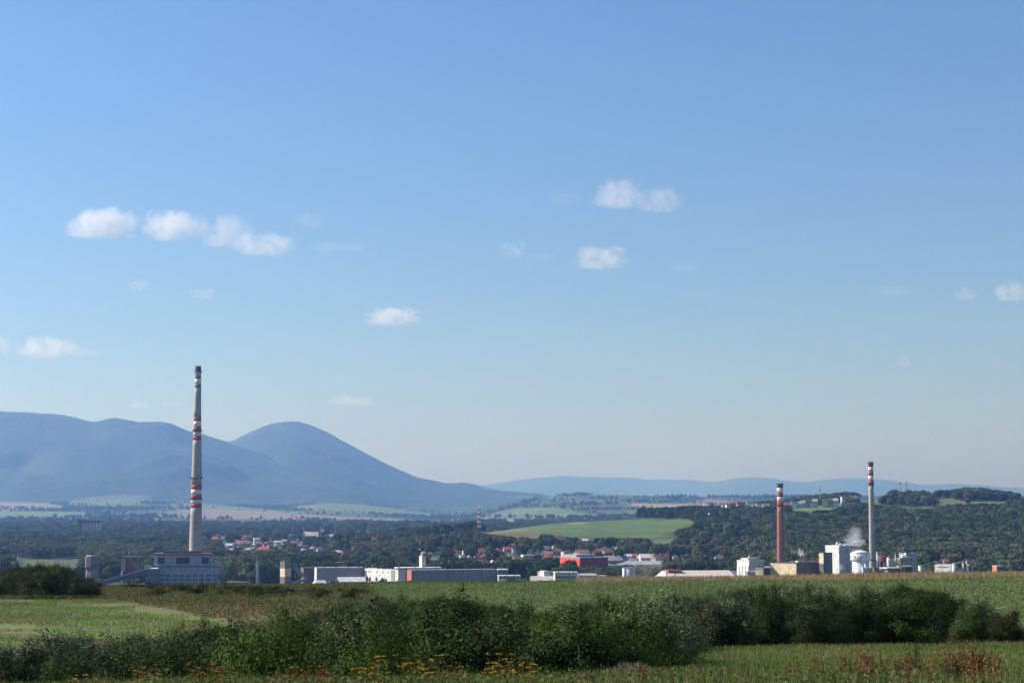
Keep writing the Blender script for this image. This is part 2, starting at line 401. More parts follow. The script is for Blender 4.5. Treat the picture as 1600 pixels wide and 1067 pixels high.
# ------------------------------------------------------------------ mountains
MOUNT = attr_mat('mountain_forest', fine=.014, coarse=.0016, var=.5, bump=1.0, bdist=30)
def ridge(name, pts, Yr, Yf, zf, Yb, base, px0, px1, gully=60, rows=70, seed=0, power=1.25, jag=2.0, skirt=None):
    pxs = np.arange(px0, px1, 4.0)
    rp = np.interp(pxs, [p[0] for p in pts], [p[1] for p in pts])
    for _ in range(3): rp[1:-1] = (rp[:-2] + 2 * rp[1:-1] + rp[2:]) / 4
    zr = CAM_Z + slope(rp) * Yr
    s = (pxs - 800) / FPX / 1.0037
    t = np.concatenate([np.linspace(0, 1, rows), 1 + np.linspace(0, 1, 14)[1:]])
    S, T = np.meshgrid(s, t, indexing='ij'); ZR = np.repeat(zr[:, None], len(t), 1)
    ZF = np.repeat((np.interp(pxs, [p[0] for p in zf], [p[1] for p in zf]) if isinstance(zf, list) else np.full(len(pxs), zf))[:, None], len(t), 1)
    Y = np.where(T <= 1, Yf + (Yr - Yf) * T, Yr + (Yb - Yr) * (T - 1))
    X = S * Yr * (1 + (Y / Yr - 1) * .85)
    pf = np.clip(T, 0, 1) ** power; pf = pf * .75 + .25 * (pf * pf * (3 - 2 * pf))
    Z = np.where(T <= 1, ZF + (ZR - ZF) * pf, ZR + (base - ZR) * (T - 1))
    env = np.sin(np.pi * np.clip(T / 1.12, 0, 1)) ** .8
    g = 1 - np.abs(2 * fbm(X / 1500 + fbm(X / 900, Y / 900, 2, seed) * .8, Y / 3800, 4, seed + 3) - 1)
    rise = np.clip((ZR - ZF) / 400, 0, 1.3)
    Z = Z + (g - .72) * gully * env * rise * 2.4 + (fbm(X / 160, Y / 160, 3, seed + 5) - .5) * 26 * env * np.clip(rise, .1, 1)
    Z = Z + (fbm(X / 60, Y / 60, 2, seed + 8) - .5) * jag * 5
    n = fbm(X / 900, Y / 900, 4, seed + 9)
    C = np.array((.020, .034, .018)) * (1 - n[..., None]) + np.array((.052, .066, .030)) * n[..., None]
    px_, py_ = proj(X, Y, Z)
    for (a, b, poly, c) in PARCELS[:16]:
        C[inpoly(px_, py_, poly) & (Y < 18500)] = c
    nx, ny = X.shape; V = np.stack([X, Y, Z], -1).reshape(-1, 3)
    i = np.arange(nx * ny).reshape(nx, ny)
    F = np.stack([i[:-1, :-1], i[1:, :-1], i[1:, 1:], i[:-1, 1:]], -1).reshape(-1, 4)
    tag(link(name, npmesh(name, V, F, MOUNT, True, colors=C.reshape(-1, 3))), kind='structure')
FOOT = [(-900, P(790, 12600)), (0, P(787, 12600)), (240, P(787, 12600)),
        (300, P(788, 12600)), (440, P(794, 12600)), (500, P(786, 12600)), (560, P(788, 12600)), (620, P(796, 12600)), (700, P(806, 12600))]
ridge('mountain', [(-900, 640), (-300, 652), (-80, 640), (0, 648), (60, 651), (110, 657), (145, 662), (175, 657), (210, 662), (245, 661), (262, 663), (275, 668), (290, 676),
       (320, 684), (360, 696), (400, 708), (450, 724), (500, 742), (560, 764), (640, 788), (700, 800)], 17000, 12500, [(a, b - 6) for a, b in FOOT], 21000, 50, -900, 700, 75, seed=3)
FOOT2 = [(0, 60), (560, P(790, 13500)), (620, P(797, 13500)), (700, P(806, 13500)), (740, P(806, 13500)), (765, P(801, 13500)), (800, P(792, 13500)), (850, P(788, 13500)), (900, 60)]
ridge('mountain', [(150, 720), (250, 692), (300, 680), (330, 684), (352, 688.5), (362, 688), (385, 676), (412, 665), (440, 659), (464, 659), (482, 663), (505, 671), (540, 689),
       (570, 706), (600, 722), (630, 736), (652, 746), (680, 751), (700, 755), (722, 753), (742, 756), (758, 762), (800, 767), (850, 772), (900, 785)], 20000, 13400, FOOT2, 25000, 50, 150, 900, 45, seed=13)
ridge('mountain', [(-900, 630), (-200, 636), (0, 644), (45, 644.5), (85, 648), (110, 653), (140, 661), (200, 668), (270, 668), (300, 676), (350, 690), (420, 710)], 24000, 19000, 300, 29000, 100, -900, 420, 50, seed=23)
ridge('far_ridge', [(500, 790), (640, 775), (700, 764), (760, 757), (830, 749), (880, 745), (920, 747), (960, 746), (1010, 750), (1080, 751), (1115, 755), (1150, 748), (1200, 747), (1260, 752), (1330, 748),
       (1395, 751), (1440, 756), (1530, 759), (1600, 764), (1800, 770), (2400, 762), (3300, 770)], 47000, 38000, 60, 52000, 60, 500, 3300, 90, rows=40, seed=33)

# ------------------------------------------------------------------ haze: one closed box of even air round the camera and the scene
def build_haze():
    o = MB().box(-34000, 34000, -400, 53000, -6, 985).part('haze', [], None)
    m = bpy.data.materials.new('hazy_air'); m.use_nodes = True; nt = m.node_tree
    nt.nodes.remove(nt.nodes['Principled BSDF'])
    v = N(nt, 'ShaderNodeVolumePrincipled'); v.inputs['Color'].default_value = (.27, .50, 1.0, 1)
    v.inputs['Absorption Color'].default_value = (.9, .95, 1, 1)
    v.inputs['Density'].default_value = HAZE; v.inputs['Anisotropy'].default_value = 0.68
    nt.links.new(v.outputs[0], nt.nodes['Material Output'].inputs['Volume'])
    o.data.materials.append(m); tag(o, kind='stuff', label='pale blue summer haze filling the air over the plain and hills')
HAZE = 6.9e-5
build_haze()

# ------------------------------------------------------------------ buildings and plant
WHITE = wall_mat('white_render', (.70, .70, .66), stain=.25)
OFFW = wall_mat('pale_grey_render', (.52, .51, .48), stain=.35)
GREYP = wall_mat('grey_concrete_panel', (.33, .34, .35), stain=.4)
LILAC = wall_mat('weathered_lilac_grey_sheet', (.235, .215, .225), var=.15, stain=.35)
CREAM = wall_mat('cream_render', (.62, .52, .33), stain=.4, stainc=(.35, .17, .10))
PINKC = wall_mat('pinkish_old_concrete', (.34, .27, .235), stain=.5)
DARKC = wall_mat('dark_sooty_concrete', (.14, .13, .125), stain=.4)
BROWNM = wall_mat('brown_rusty_steel', (.13, .075, .06), stain=.4, stainc=(.25, .10, .05))
RUST = wall_mat('rust_red_tank', (.22, .085, .055), stain=.4)
BRICK = wall_mat('red_brick', (.36, .135, .09), scale=.8, stain=.25)
REDW = wall_mat('sunlit_red_sheet', (.55, .07, .045), var=.1, stain=.15)
DREDW = wall_mat('shaded_red_cladding', (.40, .055, .05), var=.1, stain=.2)
REDP = wall_mat('faded_red_paint', (.36, .055, .05), var=.2, stain=.35, stainc=(.30, .22, .19))
WHP = wall_mat('faded_white_paint', (.68, .66, .64), var=.12, stain=.3)
CONC = wall_mat('chimney_concrete', (.36, .325, .28), var=.12, stain=.25)
SOOT = wall_mat('soot_black_steel', (.07, .055, .05), stain=.2)
STEEL = wall_mat('grey_steel', (.30, .31, .32), rough=.5, metal=.4, stain=.2)
TANKW = wall_mat('white_painted_steel_tank', (.72, .72, .72), rough=.45, stain=.15)
ROOFR = wall_mat('red_roof_tiles', (.42, .10, .06), scale=1.2, var=.25, stain=.25)
ROOFB = wall_mat('brown_roof_tiles', (.24, .12, .09), scale=1.2, var=.25, stain=.25)
ROOFG = wall_mat('grey_roof_sheet', (.30, .31, .33), stain=.25)
ROOFW = wall_mat('pale_roof_sheet', (.60, .58, .55), stain=.2)
ROOFP = wall_mat('pinkish_beige_roof_sheet', (.55, .47, .41), stain=.2)
ROOFD = wall_mat('dark_bitumen_roof', (.07, .07, .075), stain=.1)
GRNP = wall_mat('light_green_panel', (.22, .55, .25), stain=.1)
TEAL = wall_mat('teal_net', (.12, .30, .27), stain=.2)
BLUEW = wall_mat('pale_blue_wall', (.32, .42, .50), stain=.2)
WOODT = wall_mat('grey_bark', (.10, .08, .06), scale=2)
gm, gnt, gb = new_mat('dark_window_glass'); gb.inputs['Base Color'].default_value = (.03, .04, .05, 1); gb.inputs['Roughness'].default_value = .12
GLASS = gm
FRAME = wall_mat('window_frame_paint', (.45, .46, .47), var=.05, stain=.1)

_wmesh = {}
def win_mesh(w, h, frame=FRAME, glass=GLASS, bars=1):
    k = (round(w, 2), round(h, 2), frame.name, bars)
    if k not in _wmesh:
        b = MB(); f = .06 + .04 * min(w, h)
        b.box(-w/2, w/2, -.09, .02, h - f, h); b.box(-w/2, w/2, -.13, .02, 0, f)
        b.box(-w/2, -w/2 + f, -.09, .02, f, h - f); b.box(w/2 - f, w/2, -.09, .02, f, h - f)
        for i in range(bars):
            x = -w/2 + w * (i + 1) / (bars + 1); b.box(x - f*.35, x + f*.35, -.07, .02, f, h - f)
        b.box(-w/2 + f, w/2 - f, -.03, .015, f, h - f, 1)
        _wmesh[k] = b.mesh('window', [frame, glass])
    return _wmesh[k]
def windows(T, face, x0, x1, n, z, w, h, d=0, frame=FRAME, bars=1, name='window'):
    """face 'front' runs along local x at y=0, 'left' along local y at x=0"""
    for i in range(n):
        t = x0 + (x1 - x0) * (i + .5) / n
        if face == 'front': link(name, win_mesh(w, h, frame, GLASS, bars), T, (t, -.02 + d, z))
        else: link(name, win_mesh(w, h, frame, GLASS, bars), T, (-.02 + d, t, z), -math.pi / 2)

def corner(a, b, c, top, Y, psi, sink=1.0):
    """nearest corner at picture column b, left face back to column a, front face out to column c"""
    s = (b - 800) / FPX; p = R(psi); k = Y / FPX
    d = (b - a) * k / max(.05, math.sin(p) + s * math.cos(p)); w = (c - b) * k / (math.cos(p) - s * math.sin(p))
    x = s * Y / 1.004; z0 = float(H(x, Y)) - sink
    h = float(CAM_Z + slope(top) * Y) - z0
    return Vector((x, Y, z0)), w, d, h
def zrow(py, Y, T): return float(CAM_Z + slope(py) * Y) - T.location.z
def building(name, label, cat, a, b, c, top, Y, psi, wall, roof=None, rt='flat', rh=.6, depth=None, group=None, over=.25):
    loc, w, d, h = corner(a, b, c, top, Y, psi)
    if depth: d = depth
    T = thing(name, label, cat, loc, R(psi), group); T['_w'] = w; T['_d'] = d; T['_h'] = h
    roof = roof or ROOFG
    if rt == 'flat':
        MB().box(0, w, 0, d, 0, h - rh).part('wall', wall, T)
        MB().box(-over, w + over, -over, d + over, h - rh + .003, h).part('roof', roof, T)
        if w > 14 and h > 5 and cat not in ('wall',):
            g_ = random.Random(int(a * 7 + Y)); vm = MB().box(-.5, .5, -.4, .4, 0, .55).box(-.62, .62, -.52, .52, .553, .68).mesh('roof_vent', STEEL)
            for i in range(int(min(9, w / 9)) + 1): link('roof_vent', vm, T, (w * (i + g_.uniform(.25, .75)) / (int(min(9, w / 9)) + 1), g_.uniform(1.2, min(5, d * .6)), h))
            pm = MB().box(-.09, .09, -.3, -.13, .1, h - rh).mesh('downpipe', STEEL)
            for t in (.03, .36, .68, .97): link('downpipe', pm, T, (w * t, 0, 0))
            if h < 30: link('door', MB().box(-1.6, 1.6, -.17, -.125, 0, min(3.6, h * .5)).mesh('door', STEEL), T, (w * g_.uniform(.15, .85), 0, 0))
    elif rt == 'gable_left':       # ridge runs along x, gables at the ends
        MB().box(0, w, 0, d, 0, h - rh).part('wall', wall, T)
        b = MB(); e = h - rh + .003
        pts = [(-over, e), (d + over, e), (d / 2, h)]
        n = len(b.v); x0, x1 = -over, w + over
        b.v += [(x0, y, z) for y, z in pts] + [(x1, y, z) for y, z in pts]
        b.f += [(0, 1, 2)[::-1], (3, 4, 5), (0, 2, 5, 3)[::-1], (2, 1, 4, 5)[::-1], (0, 3, 4, 1)[::-1]]; b.m += [1, 1, 0, 0, 0]
        b.part('roof', [roof, wall], T)
    return T

GY = 1500
# --- grey power station on the left
T = building('power_station', 'long grey power station hall with window strips at the foot of the tallest chimney', 'power station', 245, 247, 344, 884.5, 1500, 4, GREYP, DARKC, depth=34)
W = T['_w']; z0 = zrow(884, 1500, T)
for k, yy in enumerate((900.5, 907, 913)):
    zz = zrow(yy, 1500, T); windows(T, 'front', .8, W - .8, 9, zz, 3.5, 1.55, bars=3)
U = MB().box(-2.6, W - 7.5, 3, 22, z0 + .004, z0 + 8.2).part('upper_hall', GREYP, T)
MB().box(-2.75, -2.62, 3.4, 21.6, z0 + .3, z0 + 7.9).part('sunlit_gable', WHITE, U)  # gable painted white as the sunlit end, the front stays grey
for xa, xb in ((0, 5.3), (14.2, 24.6), (34.0, 39.6)):
    fr = MB().box(xa, xb, 2.86, 2.97, z0 + 1.6, z0 + 6.6).part('glazed_opening', [GLASS], U)
r_ = MB().box(-3.4, W - 6.9, 2.2, 22.8, z0 + 8.22, z0 + 9.6).part('roof', wall_mat('red_edged_roof', (.27, .10, .085), stain=.3), T)
MB().box(3.6, W - 15.5, 8, 15, z0 + 9.62, z0 + 11.4).part('roof_monitor', ROOFD, r_)
b = MB()
for i in range(3):
    for j in range(2):
        b.bar((W - 6.6 + i * 3, 4 + j * 7, z0), (W - 6.6 + i * 3, 4 + j * 7, z0 + 5.8 - i * 1.6 + j), .35)
    b.bar((W - 6.6 + i * 3, 4, z0 + 5.4 - i * 1.6), (W - 6.6 + i * 3, 11, z0 + 6.4 - i * 1.6), .3)
b.bar((W - 6.6, 4, z0 + 5.6), (W - .6, 4, z0 + 2.3), .3); b.bar((W - 6.6, 4, z0), (W - 3.6, 4, z0 + 4), .25); b.bar((W - 3.6, 4, z0), (W - .6, 4, z0 + 2.4), .25)
b.part('steel_frame', WHP, T)
for xx in (13, 33):
    MB().lathe([(1.1, z0 + .02), (1.1, z0 + .9), (.5, z0 + 1.4)], 10, (xx, 1.6)).part('roof_vent', OFFW, T)
T = building('annex', 'dark grey low annex with white roof edge, left end of the power station', 'building', 227.5, 228.5, 247, 888, 1490, 4, wall_mat('blue_grey_cladding', (.15, .165, .185), stain=.2), WHITE, depth=20, rh=.5)
windows(T, 'front', .6, 9, 2, zrow(900, 1490, T), 2.8, 1.5); windows(T, 'front', .6, 9, 2, zrow(908, 1490, T), 2.8, 1.5)
MB().box(-1.2, 3.2, 2, 8, T['_h'] + .003, T['_h'] + 2.3).part('roof_housing', CREAM, T)

def chimney(name, label, px, Y, prof, bands, shaft, group=None, rings=(), ladder=True):
    """prof [(py, diameter px)], bands [(py top, py bottom, material, part name)]"""
    x = (px - 800) / FPX / 1.004 * Y; gz = float(H(x, Y)) - 1
    T = thing(name, label, 'chimney', (x, Y, gz), 0, group)
    zz = lambda py: float(CAM_Z + slope(py) * Y) - gz
    def rad(py): return np.interp(py, [p[0] for p in prof], [p[1] for p in prof]) * Y / FPX / 2
    ys = sorted(set([bands[-1][1]] + [b[0] for b in bands] + [b[1] for b in bands]))
    last = bands[-1][1]; bot = 915
    allb = list(bands) + [(last, bot, shaft, 'shaft')]
    allb.sort(key=lambda q: q[0])
    for a, b_, m, nm in allb:
        za = max(0, zz(b_)) if nm != 'shaft' or b_ < bot else 0
        zb = zz(a); n = max(1, int((zb - za) / 5))
        pr = [(float(rad(a + (b_ - a) * (1 - i / n))), za + (zb - za) * i / n + (.001 if i == 0 else 0)) for i in range(n + 1)]
        MB().lathe(pr, 32, m=0, cap=True).part(nm, m, T, smooth=True)
    for py, ext in rings:
        r0 = float(rad(py)); b = MB(); z = zz(py)
        b.lathe([(r0 + ext, z - .12), (r0 + ext, z + .12)], 28)
        for i in range(20):
            t = 2 * math.pi * i / 20; c_, s_ = math.cos(t), math.sin(t)
            b.bar(((r0 + ext - .08) * c_, (r0 + ext - .08) * s_, z), ((r0 + ext - .08) * c_, (r0 + ext - .08) * s_, z + 1.2), .09)
            b.bar((r0 * c_, r0 * s_, z - 1.1), ((r0 + ext) * c_, (r0 + ext) * s_, z - .1), .12)
            t2 = 2 * math.pi * (i + 1) / 20
            b.bar(((r0 + ext - .08) * c_, (r0 + ext - .08) * s_, z + 1.15), ((r0 + ext - .08) * math.cos(t2), (r0 + ext - .08) * math.sin(t2), z + 1.15), .09)
        b.part('platform', SOOT, T)
    top = allb[0][0]; rt = float(rad(top))
    MB().lathe([(rt + .12, zz(top) - .5), (rt + .12, zz(top) + .02), (rt - .5, zz(top) + .02), (rt - .5, zz(top) - 3)], 28, cap=False).part('rim', SOOT, T)
    if ladder:
        b = MB(); n = 24
        for i in range(n):
            pa, pb = bot - (bot - top) * i / n, bot - (bot - top) * (i + 1) / n
            za, zb = max(1, zz(pa)), zz(pb)
            for dx in (-.25, .25): b.bar((dx, -float(rad(pa)) - .35, za), (dx, -float(rad(pb)) - .35, zb), .07)
            for j in range(4):
                t = j / 4; y_ = -float(rad(pa + (pb - pa) * t)) - .35; z_ = za + (zb - za) * t
                b.bar((-.25, y_, z_), (.25, y_, z_), .05); b.bar((0, y_, z_), (0, y_ + .5, z_), .05)
        b.part('ladder', STEEL, T)
    return T
chimney('tall_chimney', 'tallest chimney, pale concrete with groups of red and white bands, behind the power station', 306.5, 1530,
    [(572, 9.0), (650, 11.5), (746, 15.8), (792, 17.2), (863, 20.5), (915, 23)],
    [(572, 580, SOOT, 'cap'), (580, 587, wall_mat('pinkish_worn_paint', (.55, .43, .42), stain=.3), 'painted_band'), (587, 592, wall_mat('worn_brown_red_paint', (.28, .11, .09), stain=.4), 'painted_band'),
     (592, 600, WHP, 'painted_band'), (600, 606, wall_mat('worn_brown_paint', (.30, .17, .14), stain=.4), 'painted_band'), (606, 651.5, CONC, 'shaft'),
     (651.5, 658, REDP, 'painted_band'), (658, 666, WHP, 'painted_band'), (666, 673.5, REDP, 'painted_band'), (673.5, 681, WHP, 'painted_band'), (681, 687.5, REDP, 'painted_band'),
     (687.5, 757, CONC, 'shaft'), (757, 764.5, REDP, 'painted_band'), (764.5, 772.5, WHP, 'painted_band'), (772.5, 779.5, REDP, 'painted_band'), (779.5, 786, WHP, 'painted_band'), (786, 793, REDP, 'painted_band')],
    CONC, rings=[(581, .7), (673.5, .7), (746.5, 1.3), (779.5, .7)])
chimney('brick_chimney', 'red brick chimney with two white bands near its top, beside the cream factory hall', 1219.3, 1500,
    [(755, 9.2), (790, 9.8), (915, 13.2)],
    [(755.5, 762, wall_mat('dark_worn_red_paint', (.24, .06, .06), stain=.3), 'painted_band'), (762, 769.5, WHP, 'painted_band'), (769.5, 776, REDP, 'painted_band'), (776, 783, WHP, 'painted_band'), (783, 791.5, REDP, 'painted_band')],
    wall_mat('chimney_brick', (.27, .105, .08), scale=.8, var=.15, stain=.3), rings=[(757, .3)])
chimney('concrete_chimney', 'slender grey concrete chimney with a red and white top behind the domed tank', 1361.8, 1540,
    [(722, 7.6), (757, 7.8), (915, 10)],
    [(722, 729.5, wall_mat('dark_worn_red_paint', (.22, .06, .06), stain=.3), 'painted_band'), (729.5, 736, WHP, 'painted_band'), (736, 743.3, REDP, 'painted_band'), (743.3, 750, WHP, 'painted_band'), (750, 757, REDP, 'painted_band')],
    CONC, rings=[(723, .35), (757, .4)])

# --- bunker tower, conveyor towers
x, _ = ground_at(146, 1500)
T = thing('bunker_tower', 'grey concrete bunker tower with a wide dark head left of the power station', 'tower', (x, 1500, 1))
zt = lambda py, Y=1500: float(CAM_Z + slope(py) * Y) - 1
MB().lathe([(4.9, 0), (4.7, zt(886))], 8).part('shaft', wall_mat('sooty_pink_concrete', (.25, .19, .165), stain=.5), T)
MB().lathe([(5.2, zt(886) + .01), (5.6, zt(884)), (5.6, zt(869))], 8).part('head', wall_mat('dark_grey_concrete', (.135, .13, .14), stain=.4), T)
MB().lathe([(5.1, zt(869) + .01), (4.4, zt(867))], 8).part('roof', PINKC, T)
b = MB().lathe([(6.7, zt(886.5)), (6.7, zt(886))], 12)
for i in range(7): b.bar((3.2 * math.cos(i), -5.2, 2 + i * 2.4), (3.2 * math.cos(i + 1), -5.2, 4.4 + i * 2.4), .3)
b.part('walkway', BROWNM, T)

def conveyor_tower(px0, px1, top, Y, wallm, lit, label, base_split=None):
    k = Y / FPX; x0 = (px0 - 800) / 1.004 * k; w = (px1 - px0) * k; g = float(H(x0, Y)) - 1
    T = thing('conveyor_tower', label, 'tower', (x0, Y, g)); z = lambda py: float(CAM_Z + slope(py) * Y) - g
    return T, w, z, k
T, W, Z, K = conveyor_tower(192.5, 215, 869, 1490, BROWNM, CREAM, 'dark brown open conveyor tower left of the power station')
b = MB()
for xx in (0, W * .33, W * .66, W):
    for yy in (0, 8): b.bar((xx, yy, 0), (xx, yy, Z(870)), .5)
for k in range(5):
    z1 = k * Z(872) / 5; z2 = (k + 1) * Z(872) / 5
    b.bar((0, 0, z2), (W, 0, z2), .4); b.bar((0, 8, z2), (W, 8, z2), .4); b.bar((0, 0, z1), (W * .33, 0, z2), .25); b.bar((W * .66, 0, z2), (W, 0, z1), .25)
b.part('frame', BROWNM, T)
MB().box(.2, W - .2, .4, 7.8, Z(897), Z(873)).part('wall', DARKC, T)
MB().box(-.8, 2.4, -.6, .35, Z(893), Z(871)).part('stair_shaft', PINKC, T)
MB().box(-.6, W + .4, -.9, 8.6, Z(872.5), Z(869)).part('roof', DARKC, T)
MB().box(-.9, .5, -1.0, .1, 0, Z(892)).part('leg', WHITE, T)
def gallery(label, pa, pb, Y, w, h, top, side, Y2=None):
    A = at(pa[0], pa[1], Y); B = at(pb[0], pb[1], Y2 or Y)
    T = thing('conveyor_gallery', label, 'conveyor', (A.x, A.y, A.z)); D = B - A
    MB().bar((0, 0, -h / 2), tuple(D - Vector((0, 0, h / 2))), w, h).part('side_wall', side, T)
    MB().bar((0, 0, .12), tuple(D + Vector((0, 0, .12))), w + .5, .4).part('roof', top, T)
    b = MB(); n = max(2, int(D.length / 12))
    for i in range(1, n):
        p = D * i / n; g = float(H(A.x + p.x, A.y + p.y)) - A.z - 1
        b.bar((p.x - .1, p.y, g), (p.x, p.y, p.z - h), .4)
    b.part('trestle', STEEL, T); return T
gallery('steep brown conveyor gallery running from the dark tower down to the power station annex', (203.5, 871), (221, 891.5), 1484, 3.4, 3.2, wall_mat('pinkish_brown_roof', (.33, .22, .19), stain=.3), BROWNM)
gallery('long sloping conveyor bridge with a thin pale roof left of the power station', (163, 906.5), (227.5, 889.5), 1478, 2.4, 3.4, WHITE, wall_mat('blue_grey_sheet', (.08, .09, .11), stain=.2))
T, W, Z, K = conveyor_tower(446, 457.5, 876, 1450, DARKC, CREAM, 'small conveyor tower with a bright cream panel in the middle')
MB().box(0, W, 0, 7, 0, Z(901)).part('base', DARKC, T)
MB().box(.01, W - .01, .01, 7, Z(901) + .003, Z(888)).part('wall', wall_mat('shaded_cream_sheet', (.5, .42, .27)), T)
p = MB().box(-.07, .005, .1, 6.8, Z(901), Z(888.2)).part('lit_cream_panel', CREAM, T)  # sunlit side in a brighter cream, the front wall in a shaded one
MB().box(0, W, 0, 7, Z(888) + .003, Z(877)).part('head', DARKC, T)
windows(T, 'front', .4, W - .4, 2, Z(882.5), 1.2, 1.4)
MB().box(-.3, W + .3, -.3, 7.3, Z(877) + .003, Z(875.8)).part('roof', ROOFD, T)
T.rotation_euler.z = R(38)
gallery('short steep grey conveyor gallery leaving the tower with the cream panel', (458.5, 880), (473.5, 897), 1446, 4, 3.2, wall_mat('grey_beige_roof', (.33, .30, .27)), DARKC)
gallery('low white roofed conveyor ramp beside the tower with the cream panel', (455, 911), (479, 903), 1440, 1.8, 1.6, WHITE, DARKC)

# --- long warehouses
T = building('warehouse', 'dark grey shed set back between the small conveyor tower and the first long warehouse', 'warehouse', 474, 475, 494, 887, 1480, 12, DARKC, ROOFD, depth=20)
def panel_joints(T, w, h, n, m=None, d=0):
    pw = w / n
    me = MB().box(.12, pw - .12, -.12, -.004, .3, h - .9).mesh('wall_panel', m)
    for i in range(n): link('wall_panel', me, T, (i * pw, d, 0))
T = building('warehouse', 'long lilac grey windowless warehouse with a pale left corner, left of the white one', 'warehouse', 493, 496, 569, 886.8, 1445, 9, LILAC, LILAC, depth=None)
panel_joints(T, T['_w'], T['_h'], 9, LILAC)
MB().box(-.35, -.01, 0, T['_d'], 0, T['_h'] - .7).part('end_wall', WHITE, T)  # end painted white for the sunlit edge of the warehouse
MB().box(T['_w'] - 2.2, T['_w'] + .1, -.3, -.14, 1, T['_h'] - .8).part('end_bay', RUST, T)
T = building('warehouse', 'crumbling white walled warehouse with small arched openings, between the two lilac grey ones', 'warehouse', 570, 623, 634.5, 889, 1420, 42, OFFW, ROOFD, rh=.4, over=.05)
LW = T['_d']
b = MB(); n = 26
for i in range(n):
    y0, y1 = LW * i / n, LW * (i + 1) / n; z1 = T['_h'] + random.uniform(-.5, .35); b.box(-.25, -.01, y0 + .003, y1, 0, z1)
b.part('crumbling_wall', WHITE, T)  # sunlit left wall coloured whiter than the shaded front
def arch(w, h):
    pts = [(-w/2, 0), (w/2, 0)] + [(w/2 * math.cos(t), h - w/2 + w/2 * math.sin(t)) for t in [math.pi * i / 6 for i in range(7)]]
    return MB().prism(pts, -.05, .05).mesh('opening', wall_mat('dark_opening', (.05, .03, .025), stain=0))
am = arch(2.4, 5.0)
for t in (.93, .84, .64, .47): link('opening', am, T, (-.29, LW * t, 4.0), -math.pi / 2)
am2 = arch(1.2, 1.3)
for t in (.95, .86, .62, .45, .3): link('opening', am2, T, (-.29, LW * t, 12.2), -math.pi / 2)
MB().box(-.5, -.26, LW * .10, LW * .20, 0, T['_h'] - .6).part('end_pier', wall_mat('shadow_grey_plaster', (.33, .31, .30)), T)
T = building('warehouse', 'longest lilac grey warehouse with a red left end and a white plinth', 'warehouse', 637, 644, 778, 890.2, 1430, 16, LILAC, LILAC, rh=.5)
W = T['_w']; panel_joints(T, W, T['_h'], 18, LILAC)
MB().box(-.3, -.01, .1, T['_d'] - .1, 0, T['_h'] - .6).part('end_wall', wall_mat('red_end_wall', (.42, .13, .10), stain=.3), T)
MB().box(-.2, W, -1.2, -.15, 0, 4.2).part('plinth', WHITE, T)
for xx in (W * .415, W * .81): MB().bar((xx, -1.5, 0), (xx, -1.5, T['_h'] + .4), .5).part('downpipe', DARKC, T)
T = building('roof_building', 'low building with a white roof line behind the longest warehouse and under the white tower', 'building', 617, 620, 690, 886.6, 1500, 8, DARKC, WHITE, rh=.6, depth=18)
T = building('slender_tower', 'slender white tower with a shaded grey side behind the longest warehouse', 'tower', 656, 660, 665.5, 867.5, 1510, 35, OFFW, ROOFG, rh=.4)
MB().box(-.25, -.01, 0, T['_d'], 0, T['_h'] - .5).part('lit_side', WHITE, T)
MB().box(.6, T['_w'] - .6, .5, T['_d'] - .5, T['_h'], T['_h'] + 2.2).part('lantern', STEEL, T)
T = building('shed', 'low pale grey roofed sheds in front of the first long warehouse', 'shed', 528, 530, 572, 901.5, 1425, 10, OFFW, ROOFW, rh=3.2, rt='gable_left', depth=12)
windows(T, 'front', 1, T['_w'] - 1, 5, 2.2, 1.6, 1.6)
T = building('shed', 'low white shed with rows of small dark windows below the white warehouse', 'shed', 574, 577, 634, 908.5, 1395, 10, WHITE, ROOFG, rh=.5, depth=8)
windows(T, 'front', 1, T['_w'] - 1, 9, 2.0, 1.3, 1.1)
T = building('shed', 'bright white lean-to roof standing left of the two dark tanks', 'shed', 496, 497, 512, 906.5, 1425, 30, WHITE, WHITE, rt='gable_left', rh=2.5, depth=9)
for i, px in enumerate((517.5, 522.5, 527.5)):
    x, _ = ground_at(px, 1420); T = thing('storage_tank', ['leftmost of three dark green upright tanks before the lilac warehouse', 'middle one of three dark green upright tanks before the lilac warehouse', 'rightmost of three dark green upright tanks before the lilac warehouse'][i], 'tank', (x, 1420, 1), 0, 'dark tanks before the warehouse')
    gm_ = wall_mat('dark_green_tank', (.04, .06, .045), stain=.2)
    MB().lathe([(1.15, 0), (1.15, 7.2 - i % 2 * .8)], 14).part('shell', gm_, T, True); MB().lathe([(1.15, 7.21 - i % 2 * .8), (.4, 8.1 - i % 2 * .8)], 14).part('lid', gm_, T)
T = building('boundary_wall', 'long low white boundary wall in front of the longest warehouse and the canteen', 'wall', 643, 644, 868, 910.6, 1395, 2, WHITE, WHITE, rh=.3, depth=.5, over=.1)
T = building('canteen', 'low cream building with a band of large windows right of the longest warehouse', 'building', 778, 779, 813, 898.8, 1400, 3, wall_mat('cream_wall', (.62, .55, .45)), WHITE, rh=.6, depth=12)
windows(T, 'front', .8, T['_w'] - .8, 6, zrow(904.5, 1400, T), 1.9, 2.0, bars=1)
T = building('shed', 'dark block with a white flat roof edge behind the canteen', 'building', 777, 778, 793, 889, 1440, 3, DARKC, WHITE, rh=.7, depth=12)
T = building('office_block', 'cream two storey block with ribbon windows, right of the grey sheds', 'building', 866, 867, 902, 893.5, 1400, 3, wall_mat('warm_cream', (.60, .50, .38)), ROOFW, rh=.7, depth=14)
windows(T, 'front', .8, T['_w'] - .8, 8, zrow(903.6, 1400, T), 1.55, 1.9, bars=1)
MB().box(T['_w'] - 4, T['_w'] + 2, -3, -.02, 0, zrow(904, 1400, T)).part('porch', WHITE, T)
